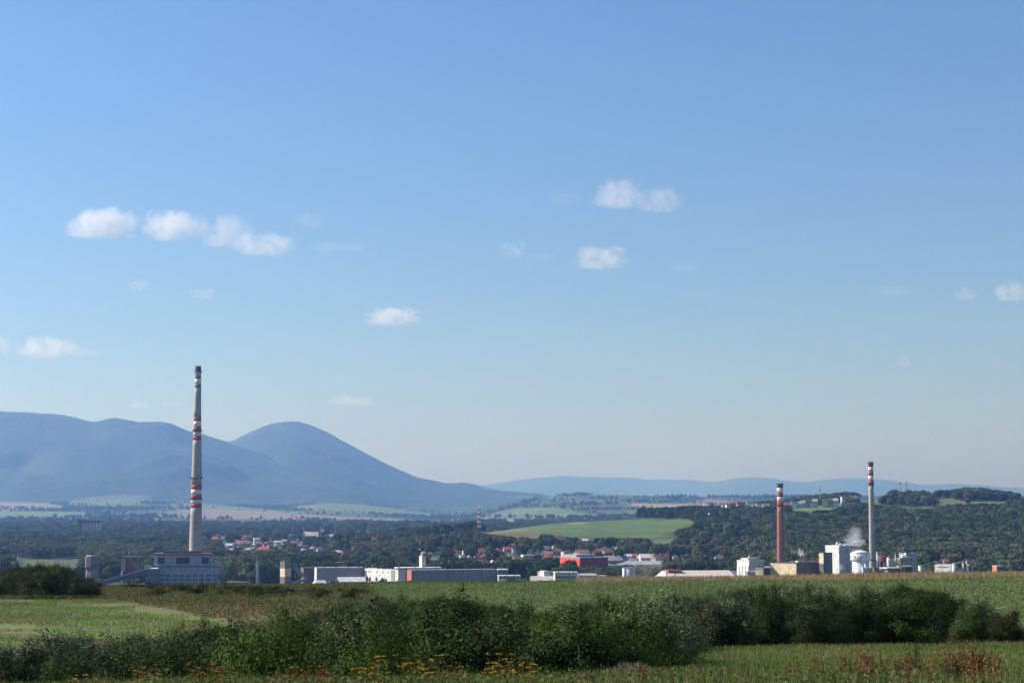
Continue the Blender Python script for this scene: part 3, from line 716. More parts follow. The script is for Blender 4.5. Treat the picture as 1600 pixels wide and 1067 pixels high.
T = building('shed', 'low grey shed with a pinkish roof left of the cream office block', 'shed', 828, 830, 867, 900, 1415, 4, DARKC, ROOFP, rh=3.8, rt='gable_left', depth=14)
T = building('shed', 'grey shed with a small white box on its left end above the low pinkish roof', 'shed', 843, 850, 868, 893.5, 1450, 20, GREYP, ROOFG, rh=.5, depth=14)
MB().box(-.15, 4.5, -.15, 9, T['_h'] - 5.5, T['_h'] + .8).part('roof_box', WHITE, T)
T = building('shed', 'grey shed behind the right end of the cream office block', 'shed', 902, 903, 932, 895.8, 1430, 4, GREYP, ROOFG, rh=1.4, rt='gable_left', depth=15)
T = building('shed', 'small cream shed between the grey shed and the excavator', 'shed', 932, 933, 947, 899, 1430, 4, CREAM, ROOFP, rh=.5, depth=9)

# --- red halls
T = building('factory_hall', 'big hall with a sunlit red left side, shaded red front under a blue grey roof', 'factory hall', 875, 906, 950, 870.5, 1850, 30, DREDW, ROOFG, rh=.8)
MB().box(-.3, -.01, 0, T['_d'], 0, T['_h'] - .8).part('left_wall', REDW, T)  # sunlight and shade painted in: brighter red left side, darker red front
MB().box(1, T['_w'] * .7, 8, T['_d'] - 4, T['_h'] + .003, T['_h'] + 2.4).part('raised_roof', ROOFG, T)
T = building('factory_hall', 'very long low hall with grey roof and maroon wall behind the pale silo', 'factory hall', 950, 951, 1188, 876.5, 1900, 1.5, wall_mat('maroon_wall', (.13, .06, .065)), ROOFG, rt='gable_left', rh=6, depth=34)
T = building('factory_hall', 'low dark blue roofed hall left of the white silo block', 'factory hall', 1076, 1078, 1160, 892, 1600, 1.5, wall_mat('violet_wall', (.11, .085, .12)), wall_mat('dark_blue_roof', (.10, .12, .16)), rt='gable_left', rh=4, depth=26)

# --- silo, dome, long hall
x, _ = ground_at(982, 1400); T = thing('silo', 'pale grey cylindrical silo standing alone right of the excavator', 'silo', (x, 1400, 1))
MB().lathe([(4.75, 0), (4.75, zt(887.5, 1400))], 32).part('shell', wall_mat('pale_silo_steel', (.50, .50, .50), stain=.3), T, True)
b = MB().lathe([(4.9, zt(887.5, 1400) + .01), (4.9, zt(887, 1400) + .12)], 32).lathe([(4.7, zt(887, 1400) + .13), (.5, zt(885.6, 1400))], 24)
b.part('lid', STEEL, T)
b = MB()
for i in range(32): b.bar((4.7 * math.cos(i * .1963), 4.7 * math.sin(i * .1963), zt(887, 1400)), (4.7 * math.cos(i * .1963), 4.7 * math.sin(i * .1963), zt(887, 1400) + 1.2), .08)
b.bar((-3.2, -3.7, 0), (-3.2, -3.7, zt(887, 1400)), .4); b.part('railing', STEEL, T)
x, _ = ground_at(1009, 1420); T = thing('dome_store', 'small pale domed store half hidden in dust right of the silo', 'storage dome', (x, 1420, 1))
MB().lathe([(3.6, 0), (3.6, 7.8)], 20).part('drum', ROOFP, T, True)
MB().lathe([(3.7, 7.81), (3.2, 9.0), (2.1, 9.9), (.8, 10.3)], 20).part('dome', ROOFW, T, True)
T = building('storage_hall', 'long low hall, pinkish beige roof, light green stripe, left of the white silo block', 'storage hall', 1022, 1048, 1152, 892.5, 1390, 13, WHITE, ROOFP, rt='gable_left', rh=5.2)
MB().box(.5, T['_w'] - .5, -.12, -.005, .5, T['_h'] - 6.6).part('green_stripe', GRNP, T)
MB().box(2, T['_w'] * .25, T['_d'] * .35, T['_d'] * .6, T['_h'] - 1.6, T['_h'] + .5).part('ridge_vent', REDP, T)
windows(T, 'left', 3, T['_d'] - 3, 7, 4.2, 1.8, 2.0)
for k_, pxx in ((0, 1041), (1, 1054)):
    x, _ = ground_at(pxx, 1384); MBT = thing('flue', ['slim dark flue pipe at the left gable of the beige roofed hall', 'slim dark flue pipe before the green striped wall'][k_], 'flue', (x, 1384, 1), 0, 'flue pipes by the beige roofed hall')
    MB().lathe([(.45, 0), (.45, zt(895, 1384))], 10).part('pipe', DARKC, MBT, True); MB().lathe([(.65, zt(895, 1384) + .01), (.65, zt(895, 1384) + .4)], 10).part('cowl', DARKC, MBT)

# --- excavator arm beyond the sheds
x, _ = ground_at(958, 1445); T = thing('excavator', 'orange excavator with its boom bent down beside the silo', 'excavator', (x, 1445, float(H(x, 1445))))
YEL = wall_mat('orange_machine_paint', (.55, .20, .05), stain=.3)
MB().box(-2.2, 2.2, -.8, 0, 0, 1).box(-2.2, 2.2, 2.2, 3, 0, 1).part('track', SOOT, T)
MB().box(-2, 2, -.4, 2.6, 1.1, 3).part('body', YEL, T); MB().box(-1.9, -.2, -.4, 1, 3.01, 4.6).part('cab', [GLASS], T)
MB().bar((-.5, .8, 2.8), (-5.5, .8, 8.2), .8).part('boom', YEL, T); MB().bar((-5.5, .8, 8.2), (-1.2, .8, 4.6), .6).bar((-5.6, .8, 8.3), (-8.2, .8, 4.2), .6).part('arm', YEL, T)
MB().box(-8.9, -7.6, .2, 1.6, 2.9, 4.2).part('bucket', SOOT, T)

# --- white silo block
T = building('silo_block', 'tall white block of grain bins with ribbed left face left of the brick chimney', 'silo block', 1151, 1170, 1193, 875, 1395, 38, OFFW, ROOFW, rh=.8)
b = MB(); D = T['_d']
for i in range(4): b.box(-.75, -.02, D * (i + .12) / 4, D * (i + .88) / 4, 0, T['_h'] - 4)
b.part('rib', WHITE, T)  # left face coloured whiter where the sun falls, front greyer for shade
MB().box(-.2, -.01, .05, D - .05, T['_h'] - 3.9, T['_h'] - .9).part('parapet', WHITE, T)
MB().box(1, T['_w'] - 3, 2, D - 3, T['_h'], T['_h'] + 1.6).box(3, 4, 3, 4, T['_h'], T['_h'] + 3.2).part('roof_housing', OFFW, T)
windows(T, 'front', T['_w'] * .68, T['_w'] * .9, 1, T['_h'] - 7.5, 1.8, 2.2)
T = building('annex', 'low white annex with a dark roof at the foot of the white silo block', 'building', 1163, 1167, 1181, 892, 1380, 38, GREYP, ROOFW, rh=.5)
T = building('annex', 'small cream cube between the white silo block and the brick chimney', 'building', 1179, 1191, 1192.5, 887.5, 1378, 60, CREAM, CREAM, rh=.4)
T = building('shed', 'dark low shed with a white roof in the gap before the cream factory', 'shed', 1191, 1192, 1207, 885.5, 1410, 4, DARKC, WHITE, rh=.9, depth=10)

# --- cream factory
T = building('factory_hall', 'old cream factory hall with tall window grid and dark front at the brick chimney foot', 'factory hall', 1203, 1243.5, 1300, 879.5, 1385, 42, wall_mat('shaded_cream_render', (.22, .19, .14), stain=.4), ROOFD, rh=.5)
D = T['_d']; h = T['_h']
MB().box(-.3, -.01, 0, D, 0, h - .5).part('left_wall', CREAM, T)  # left wall keeps the lit cream, the front is coloured dark as shade
FRW = wall_mat('white_glazing_bar', (.5, .44, .38))
for i in range(13): link('window', win_mesh(D * .62 / 13 * .82, 6.6, FRW, GLASS, 0), T, (-.34, D * (.22 + .66 * (i + .5) / 13), 1.6), -math.pi / 2)
windows(T, 'front', T['_w'] * .22, T['_w'] * .38, 1, 3.4, 3.6, 2.6, frame=WHP, bars=2); windows(T, 'front', T['_w'] * .52, T['_w'] * .68, 1, 3.4, 3.6, 2.6, frame=WHP, bars=2)
T2 = building('factory_tower', 'square cream and black stair tower at the right end of the cream factory', 'tower', 1279, 1286, 1299.5, 863, 1388, 36, DARKC, DARKC, rh=.5)
MB().box(-.2, -.01, 0, T2['_d'], T2['_h'] - 8, T2['_h'] - .5).part('left_wall', CREAM, T2)
windows(T2, 'front', 1.5, T2['_w'] - 1.5, 1, T2['_h'] - 2.6, 1.3, 1.0, frame=WHP)
T3 = building('rooftop_plant', 'rusty pipework and vessels on the flat roof of the cream factory', 'roof plant', 1244, 1246, 1284, 876, 1396, 3, RUST, wall_mat('cream_parapet', (.5, .36, .24)), rh=1.2, depth=9)
b = MB(); h = T3['_h']
for i in range(9): b.lathe([(.55, h), (.55, h + random.uniform(1, 3.2))], 8, (1.2 + i * 1.9, 2 + (i % 3) * 2))
b.bar((.5, 3, h + 2.4), (13, 3, h + 2.4), .5); b.bar((2, 1, h + 3.6), (8, 1, h + 3.6), .9)
b.part('pipework', wall_mat('olive_rust', (.16, .11, .05)), T3)
MB().lathe([(1.5, h), (1.5, h + 4.6)], 12, (6.5, 4.5)).part('vessel', RUST, T3, True)
b = MB()
for i in range(20): b.bar((i * .95, .2, h), (i * .95, .2, h + 1.2), .12)
b.part('railing', BROWNM, T3)

# --- white process building and domed tank
T = building('process_building', 'tall white process building with a bright left face behind the domed tank', 'factory building', 1289, 1310.5, 1341, 852, 1440, 40, wall_mat('shaded_white_cladding', (.40, .42, .44), stain=.15), WHITE, rh=.5)
MB().box(-.3, -.01, 0, T['_d'], 0, T['_h'] - .5).part('left_wall', WHITE, T)  # sunlit face painted white, front and its cladding greyed for shade
b = MB()
for i in range(12): b.box(.2, T['_w'] - .2, -.1, -.02, i * T['_h'] / 12 + .15, (i + 1) * T['_h'] / 12 - .15)
b.part('cladding', wall_mat('shaded_cladding_strip', (.37, .39, .42), stain=.15), T)
windows(T, 'left', T['_d'] * .78, T['_d'] * .92, 1, T['_h'] - 5.5, 1.2, 1.8); windows(T, 'left', T['_d'] * .05, T['_d'] * .22, 1, T['_h'] - 11, 1.9, 5)
MB().lathe([(1.1, T['_h']), (1.1, T['_h'] + 2.2)], 12, (1.5, 3)).part('roof_vent', WHITE, T, True)
MB().box(T['_w'] * .5, T['_w'] + 3, 4, 12, T['_h'], T['_h'] + .8).box(T['_w'] * .3, T['_w'] * .42, 4, 6, T['_h'], T['_h'] + 1.4).part('roof_duct', OFFW, T)
MB().box(T['_w'] * .42, T['_w'] * .78, -4, -.12, T['_h'] - 5.5, T['_h'] - 2.8).part('bridge_room', WHITE, T)
x, _ = ground_at(1343, 1400); T = thing('domed_tank', 'large white steel tank with a wide upper drum and shallow cone roof', 'tank', (x, 1400, 1))
Z = lambda py: zt(py, 1400)
MB().lathe([(6.0, 0), (6.0, Z(877))], 32).part('lower_drum', wall_mat('blue_white_tank', (.62, .64, .68), rough=.4, stain=.2), T, True)
MB().lathe([(6.05, Z(877) + .01), (7.2, Z(874.5)), (7.2, Z(864.2))], 32).part('upper_drum', TANKW, T, True)
MB().lathe([(7.35, Z(864.2) + .01), (5, Z(861.5)), (2.4, Z(859.7)), (.5, Z(859.2))], 32).part('roof', WHITE, T, True)
wm = win_mesh(.7, 2.2, FRAME, GLASS, 0)
for i in range(10):
    t = 2 * math.pi * (i + .3) / 10; link('window', wm, T, (7.26 * math.cos(t), 7.26 * math.sin(t), Z(871.5)), t + math.pi / 2)
b = MB().lathe([(.5, Z(859.5)), (.5, Z(856.8))], 8)
for i in range(24): t = i * .2618; b.bar((7.1 * math.cos(t), 7.1 * math.sin(t), Z(864.2)), (7.1 * math.cos(t), 7.1 * math.sin(t), Z(864.2) + 1), .07)
b.part('railing', STEEL, T)
x, _ = ground_at(1325, 1398); T = thing('stair_tower', 'leaning rusty stair frame clinging to the left of the domed tank', 'stair tower', (x, 1398, 1))
b = MB()
for i in range(7):
    z1, z2 = i * 2.9, (i + 1) * 2.9; k = i * .35; b.bar((k, 0, z1), (k + 2.2, 0, z2), .22); b.bar((k + 2.5, 0, z1), (k + 2.5, 0, z2 + .3), .3); b.bar((k - .3, 0, z1), (k + .1, 0, z2), .3); b.bar((k, 0, z2), (k + 2.8, 1.5, z2), .25)
b.part('frame', PINKC, T)

# --- sheds, tanks and towers right of it
T = building('shed', 'low white shed with a big grey door between the domed tank and the concrete chimney', 'shed', 1345, 1347, 1364, 886.5, 1380, 12, OFFW, WHITE, rh=.5)
MB().box(T['_w'] * .5, T['_w'] * .9, -.1, -.005, 0, T['_h'] - 1.3).part('door', GREYP, T)
T = building('shed', 'small brick red lean-to at the concrete chimney foot', 'shed', 1363, 1364, 1372, 886.8, 1378, 10, BRICK, ROOFD, rh=.5, depth=6)
x, _ = ground_at(1379, 1410); T = thing('tank', 'rust red round tank on a steel stand right of the concrete chimney', 'tank', (x, 1410, 1)); Z = lambda py: zt(py, 1410)
MB().lathe([(3.7, Z(882)), (3.8, Z(874)), (3.7, Z(868.4))], 24).part('shell', RUST, T, True)
b = MB()
for t in range(6): b.lathe([(3.9, Z(881 - t * 2.4)), (3.9, Z(881 - t * 2.4) + .18)], 24)
b.part('hoop', BROWNM, T)
b = MB()
for xx in (-3.3, 0, 3.3):
    for yy in (-2.6, 2.6): b.bar((xx, yy, 0), (xx, yy, Z(882)), .4)
b.bar((-3.3, -2.6, Z(883)), (3.3, -2.6, Z(883)), .3); b.bar((-3.3, -2.6, Z(890)), (3.3, -2.6, Z(883)), .2); b.part('stand', STEEL, T)
x, _ = ground_at(1371.5, 1404); T = thing('pressure_vessel', 'pale upright vessel with rounded top clamped to the rust red tank', 'tank', (x, 1404, 1)); Z = lambda py: zt(py, 1404)
MB().lathe([(1.0, 0), (1.0, Z(869)), (.7, Z(867.6)), (.2, Z(867.2))], 14).part('shell', OFFW, T, True)
MB().bar((-9, 0, Z(873)), (1, .6, Z(877)), .9).bar((-1, 0, Z(879)), (5, 0, Z(879)), .7).part('pipe', SOOT, T)
T = building('pump_house', 'yellow low building with a pipe bridge before it right of the rust red tank', 'building', 1387, 1405, 1406, 872.5, 1405, 62, wall_mat('pale_yellow_wall', (.70, .55, .22), stain=.2), WHITE, rh=.4)
T = building('pump_house', 'grey green block with a bright yellow left edge below the grey tower', 'building', 1402, 1405.5, 1424, 871, 1412, 35, wall_mat('grey_green_wall', (.22, .23, .20)), ROOFG, rh=.4)
MB().box(-.2, -.01, 0, T['_d'], 0, T['_h'] - .5).part('left_wall', wall_mat('bright_yellow_wall', (.75, .62, .28)), T)
x, _ = ground_at(1395, 1385); T = thing('pipe_rack', 'tangle of pipes and steel posts before the yellow building', 'pipe rack', (x, 1385, 1)); Z = lambda py: zt(py, 1385)
b = MB()
for i in range(5): b.bar((-7 + i * 3.6, 0, 0), (-7 + i * 3.6, 0, Z(878 + i % 2 * 3)), .35)
b.bar((-7.5, 0, Z(879)), (8, 0, Z(879)), .5); b.bar((-7.5, 0, Z(882)), (8, 0, Z(883)), .4); b.bar((-4, .3, Z(876)), (5, .3, Z(877)), .5); b.bar((5, 0, Z(877)), (6, 0, 1), .6)
b.part('pipe', wall_mat('grey_pink_pipe', (.38, .32, .29)), T)
T = building('loading_canopy', 'bright white loading canopy over a dark bay below the yellow building', 'canopy', 1384, 1386, 1404, 886.5, 1372, 14, DARKC, WHITE, rh=.7, depth=6, over=1.4)
T = building('shed', 'dark open bay with a pale roof below the grey tower', 'shed', 1403, 1404, 1424, 884, 1390, 4, ROOFD, CREAM, rh=.6, depth=8)
T = building('grey_tower', 'tall blank grey tower with a dark hoist on top at the factory right end', 'tower', 1411, 1413, 1432, 864, 1430, 12, wall_mat('blue_grey_tower_wall', (.30, .31, .35)), ROOFG, rh=.4, depth=11)
for i, px in enumerate((1408.5, 1413)):
    b = MB().lathe([(1.15, T['_h'] - 13), (1.15, T['_h'] - [1.4, -.4][i])], 14, (-2.6 + i * 2.4, -1.4)); b.part('flue', WHP, T, True)
b = MB(); h = T['_h']
b.bar((1, 2, h), (1, 2, h + 4.5), .4); b.bar((4.6, 2, h), (3, 2, h + 3.6), .4); b.bar((-1.4, 2, h + .6), (5, 2, h + .4), 1.3); b.bar((-.4, 2, h + 2.4), (3.4, 2, h + 2.0), 1.6); b.bar((.4, 2, h + 4.4), (1.8, 2, h + 3.6), 1.2); b.bar((4.6, 2, h), (4.6, 2, h + 8), .16)
b.part('hoist', SOOT, T)
for z in (5, 10, 14): MB().box(T['_w'] * .25, T['_w'] * .5, -.35, -.02, z, z + 1.8).part('duct', DARKC, T)
for px_, r_v, tp_, bt_, mt_, lb_, cat_ in ((1387, 1.3, 871, None, WHITE, 'slim white tank between the rust red tank and yellow building', 'tank'), (1351, 1.0, 881, None, OFFW, 'short pale tank before the concrete chimney', 'tank'),
        (1398, .45, 866, None, STEEL, 'thin steel stack above the yellow building', 'stack'), (1436, 1.4, 884, None, WHITE, 'short white tank just right of the grey tower', 'tank'), (1369, .5, 863, None, WHP, 'thin pale stack beside the rust red tank', 'stack')):
    x, _ = ground_at(px_, 1392); T = thing('tank' if cat_ == 'tank' else 'stack', lb_, cat_, (x, 1392, 1)); z = zt(tp_, 1392)
    MB().lathe([(r_v, 0), (r_v, z)], 16).part('shell', mt_, T, True); MB().lathe([(r_v * 1.05, z + .01), (r_v * .3, z + .7)], 16).part('cap', STEEL, T)
    MB().bar((r_v + .2, 0, 0), (r_v + .2, 0, z), .12).bar((r_v + .6, 0, 0), (r_v + .6, 0, z), .12).part('ladder', STEEL, T)
T = building('shed', 'low white cube with a flat roof below the rust red tank', 'shed', 1373, 1375, 1383, 886, 1380, 14, OFFW, WHITE, rh=.4)
T = building('shed', 'low brown shed right of the grey tower', 'shed', 1433, 1436, 1452, 889.5, 1400, 14, BROWNM, ROOFB, rt='gable_left', rh=1.8)
T = building('shed', 'white walled hall with a dark slot under its eaves, right of the main factory', 'shed', 1459, 1484, 1490, 882, 1400, 55, OFFW, WHITE, rh=.4)
MB().box(-.25, -.01, 0, T['_d'], 0, T['_h'] - .5).part('left_wall', WHITE, T); MB().box(-.3, -.26, T['_d'] * .1, T['_d'] * .8, T['_h'] - 2.2, T['_h'] - 1.5).part('slot', DARKC, T)  # left wall painted whiter than the front for the sun on it
for i, (px, r, tp, m, lb) in enumerate(((1489, 1.7, 879, OFFW, 'pale slim silo with a small cap touching the white walled hall'), (1497.5, 1.6, 886.5, OFFW, 'short pale silo between a slim capped silo and a dark one'), (1503.5, 1.1, 878, GREYP, 'tall thin grey silo beside the dark wide silo'), (1511, 2.4, 880.5, wall_mat('dark_silo', (.10, .10, .12)), 'dark wide silo, rightmost of the silo row'))):
    x, _ = ground_at(px, 1395); T = thing('silo', lb, 'silo', (x, 1395, 1), 0, 'silos at the right end of the factory'); z = zt(tp, 1395)
    MB().lathe([(r, 0), (r, z - 1)], 18).part('shell', m, T, True); MB().lathe([(r + .05, z - .99), (r * .4, z)], 18).part('lid', PINKC, T)
b_x, _ = ground_at(1497, 1396); T = thing('elevator_head', 'inclined grain elevator roof crossing over the silo row', 'conveyor', (b_x, 1396, 1)); Z = lambda py: zt(py, 1396)
MB().bar((-5, 0, Z(883)), (6, 0, Z(874)), 1.0).bar((6, 0, Z(874)), (13, 0, Z(880)), .9).bar((6, 0, 0), (6, 0, Z(874)), .4).bar((-4, 0, 0), (-4, 0, Z(883)), .4).part('frame', wall_mat('pink_grey_metal', (.36, .30, .30)), T)
T = building('brick_kiosk', 'lone orange brick cube with a dark front at the field edge, far right', 'building', 1549, 1556, 1567, 883.6, 1390, 30, DARKC, ROOFW, rh=.3)
MB().box(-.25, -.01, 0, T['_d'], 0, T['_h'] - .3).part('left_wall', wall_mat('orange_brick', (.52, .20, .12)), T)  # brick colour only on the sunlit side, front painted dark as shade

# --- far grain silo on the plain
x, _ = ground_at(140, 3700); T = thing('grain_elevator', 'far brown grain elevator of tall round bins with a head tower, rising from the woods', 'grain elevator', (x, 3700, 2), 0)
Z = lambda py: float(CAM_Z + slope(py) * 3700) - 2; K = 3700 / FPX
for i in range(6):
    MB().lathe([(3.1, 0), (3.1, Z(814.5))], 16, ((-8.5 + i * 5.2) * K, 0)).part('bin', wall_mat('pale_bin_concrete', (.44, .37, .34), stain=.3), T, True)
MB().box(-11 * K, 19.5 * K, -3.4, 6, Z(815.5), Z(812.8)).part('gallery', BROWNM, T)
MB().box(-19 * K, -11.2 * K, -4, 6, 0, Z(810.5)).part('head_tower', DARKC, T); MB().box(-18.8 * K, -18.2 * K, -4.2, -4.02, 0, Z(811)).part('lit_strip', OFFW, T)  # pale strip painted on for the sunlit edge of the head tower

# --- lattice masts
def mast(px, py0, py1, Y, w0, w1, label, cols, group=None, n=10):
    A = at(px, py1, Y); Hh = float(at(px, py0, Y).z - A.z) 
    T = thing('lattice_mast', label, 'mast', A, R(20), group)
    for k in range(n):
        b = MB(); z1, z2 = Hh * k / n, Hh * (k + 1) / n; a1 = w0 + (w1 - w0) * k / n; a2 = w0 + (w1 - w0) * (k + 1) / n; q = max(.28, w0 * .1)
        C4 = ((-1, -1), (1, -1), (1, 1), (-1, 1))
        for i, (sx, sy) in enumerate(C4):
            tx, ty = C4[(i + 1) % 4]
            b.bar((sx * a1 / 2, sy * a1 / 2, z1), (sx * a2 / 2, sy * a2 / 2, z2), q); b.bar((sx * a1 / 2, sy * a1 / 2, z1), (tx * a2 / 2, ty * a2 / 2, z2), q * .6); b.bar((sx * a2 / 2, sy * a2 / 2, z2), (tx * a2 / 2, ty * a2 / 2, z2), q * .6)
        b.part('lattice_section', cols[k % len(cols)], T)
    b = MB().bar((0, 0, Hh), (0, 0, Hh + 3), .3)
    for i in range(3): b.box(-w1 / 2 - .5, -w1 / 2 - .1, -.3 + i, .2 + i, Hh - 4, Hh - 1.6).box(w1 / 2 + .1, w1 / 2 + .5, -.3, .2, Hh - 3.6 - i, Hh - 2.6 - i)
    b.part('antenna', STEEL, T); return T
mast(748.5, 790, 828, 2560, 3.4, 2.2, 'red and white lattice radio mast on the low hill left of centre', [REDP, WHP])
x = 0
for i, (px, lb) in enumerate(((745, 'small white equipment hut at the left foot of the radio mast'), (752.5, 'small white equipment hut at the right foot of the radio mast'))):
    p = at(px, 829.5, 2555); T = thing('equipment_hut', lb, 'hut', (p.x, 2555, float(H(p.x, 2555)) - .3), 0, 'huts at the radio mast'); z = 3.6
    MB().box(-2.2, 2.2, -1.5, 1.5, 0, z + 1).part('wall', WHITE, T); MB().box(-2.5, 2.5, -1.8, 1.8, z + 1.01, z + 1.3).part('roof', ROOFW, T)
mast(1406.5, 751.5, 771, 3450, 3.2, 2.0, 'red and white lattice mast on the wooded ridge right of the slender chimney', [REDP, WHP], n=6)
mast(1416.5, 752.5, 770, 3600, 2.4, 1.4, 'thin grey lattice mast just right of the ridge top red and white mast', [STEEL], n=6)
mast(1281.5, 762, 780, 3250, 1.8, 1.2, 'thin grey mast above the ridge village left of the slender chimney', [STEEL], n=6)
mast(402, 876, 912, 1470, 1.6, 1.0, 'thin grey pylon before the trees right of the power station', [STEEL], n=8)
for i, (px, a, b_, Y) in enumerate(((457, 820, 837, 3000), (474, 822, 840, 2900), (732, 894, 910, 1400), (905, 893, 911, 1380), (523, 817, 838, 2800))):
    A = at(px, b_, Y); T = thing('light_pole', ['thin pale pole over the far town left of the conifers', 'second thin pale pole over the far town, left of the beige roof', 'dark lamp pole against the longest warehouse', 'dark lamp pole at the corner of the cream office block', 'pale pole rising behind the town conifers'][i], 'pole', A, 0, 'poles in the town')
    hh = float(at(px, a, Y).z - A.z); MB().bar((0, 0, -3), (0, 0, hh), .45 if Y < 2000 else .6).part('pole', [WHP, WHP, DARKC, DARKC, WHP][i], T); MB().box(-.8, .8, -.3, .3, hh, hh + .3).part('head', STEEL, T)

# ------------------------------------------------------------------ houses
def house_meshes(kind):
    """unit house, 1 wide, .8 deep; wall top at .45"""
    w = MB().box(0, 1, 0, .75, 0, .42).mesh('wall', OFFW)
    b = MB()
    if kind == 'gable':
        b.v += [(-.04,-.05,.42),(1.04,-.05,.42),(1.04,.8,.42),(-.04,.8,.42),(-.04,.375,.78),(1.04,.375,.78)]
        b.f += [(0,1,5,4),(2,3,4,5),(1,2,5),(3,0,4),(3,2,1,0)]; b.m += [0]*5
    elif kind == 'hip':
        b.v += [(-.05,-.05,.42),(1.05,-.05,.42),(1.05,.8,.42),(-.05,.8,.42),(.32,.375,.74),(.68,.375,.74)]
        b.f += [(0,1,5,4),(2,3,4,5),(1,2,5),(3,0,4),(3,2,1,0)]; b.m += [0]*5
    elif kind == 'front':
        b.v += [(-.05,-.06,.42),(1.05,-.06,.42),(1.05,.82,.42),(-.05,.82,.42),(.5,-.06,.86),(.5,.82,.86)]
        b.f += [(0,1,4),(2,3,5),(1,2,5,4),(3,0,4,5),(3,2,1,0)]; b.m += [1,1,0,0,0]
    else:
        b.box(-.03, 1.03, -.03, .78, .423, .48)
    r = b.mesh('roof', [ROOFR, OFFW])
    c = MB().box(.62, .70, .36, .44, .5, .9).mesh('chimney', BRICK)
    wd = MB().box(-.08, .08, -.012, .004, 0, .15).mesh('window', GLASS)
    return w, r, c, wd
HM = {k: house_meshes(k) for k in ('gable', 'hip', 'front', 'flat')}
ROOFN = {'red': ROOFR, 'brown': ROOFB, 'grey': ROOFG, 'white': ROOFW, 'beige': ROOFP}
WALLN = {'white': WHITE, 'pale': OFFW, 'cream': CREAM, 'blue': BLUEW, 'pink': PINKC, 'grey': GREYP, 'maroon': RUST}
HOUSES = []
def house(px, py, wpx, Y, kind, rc, wc, label, rz=None, group='houses of the town among trees', tall=1.0):
    """py = picture row of the ridge; the house stands on the ground or on the slope at its distance"""
    best = None                              # the distance at which the ridge stands a house height above the ground
    for q in np.linspace(.62, 1.7, 60):
        Yq = Y * q; e = abs(float(CAM_Z + slope(py) * Yq) - float(H((px - 800) / FPX / 1.004 * Yq, Yq)) - min(9., max(5.5, wpx * Yq / FPX * .6))) + abs(q - 1) * .8
        if best is None or e < best[0]: best = (e, Yq)
    if px < 900 or py > 830: Y = best[1]
    x = (px - 800) / FPX / 1.004 * Y; g = float(H(x, Y)); s = wpx * Y / FPX
    top = {'gable': .78, 'hip': .74, 'front': .86, 'flat': .48}[kind]
    zt_ = float(CAM_Z + slope(py) * Y); hh = max(s * .6, zt_ - g + .5)
    rz = R(random.uniform(-8, 30)) if rz is None else R(rz)
    T = thing('house', label, 'house', (x - s / 2, Y, g - .5), rz, group)
    # plinth storeys keep roof pitch natural when the house has to stand tall above the trees
    zs = min(hh / top, s * 1.15 * tall); T.location.z = zt_ - zs * top
    T.scale = (s, s, zs); w, r, c, wd = HM[kind]
    ww = link('wall', w, T); ww.material_slots[0].link = 'OBJECT'; ww.material_slots[0].material = WALLN[wc]
    if T.location.z > g:  # lower storeys down to the slope
        lw = link('lower_storey', w, T, (0, 0, -.42 * (T.location.z - g + .6) / (zs * .42) - .002), 0, (1, 1, (T.location.z - g + .6) / (zs * .42))); lw.material_slots[0].link = 'OBJECT'; lw.material_slots[0].material = WALLN[wc]
    rr = link('roof', r, T)
    for i, m in enumerate((ROOFN[rc], WALLN[wc])): rr.material_slots[i].link = 'OBJECT'; rr.material_slots[i].material = m
    if kind != 'flat': link('chimney', c, T)
    for i in range(3): link('window', wd, T, (.2 + .3 * i, 0, .16))
    HOUSES.append((x, Y, s))
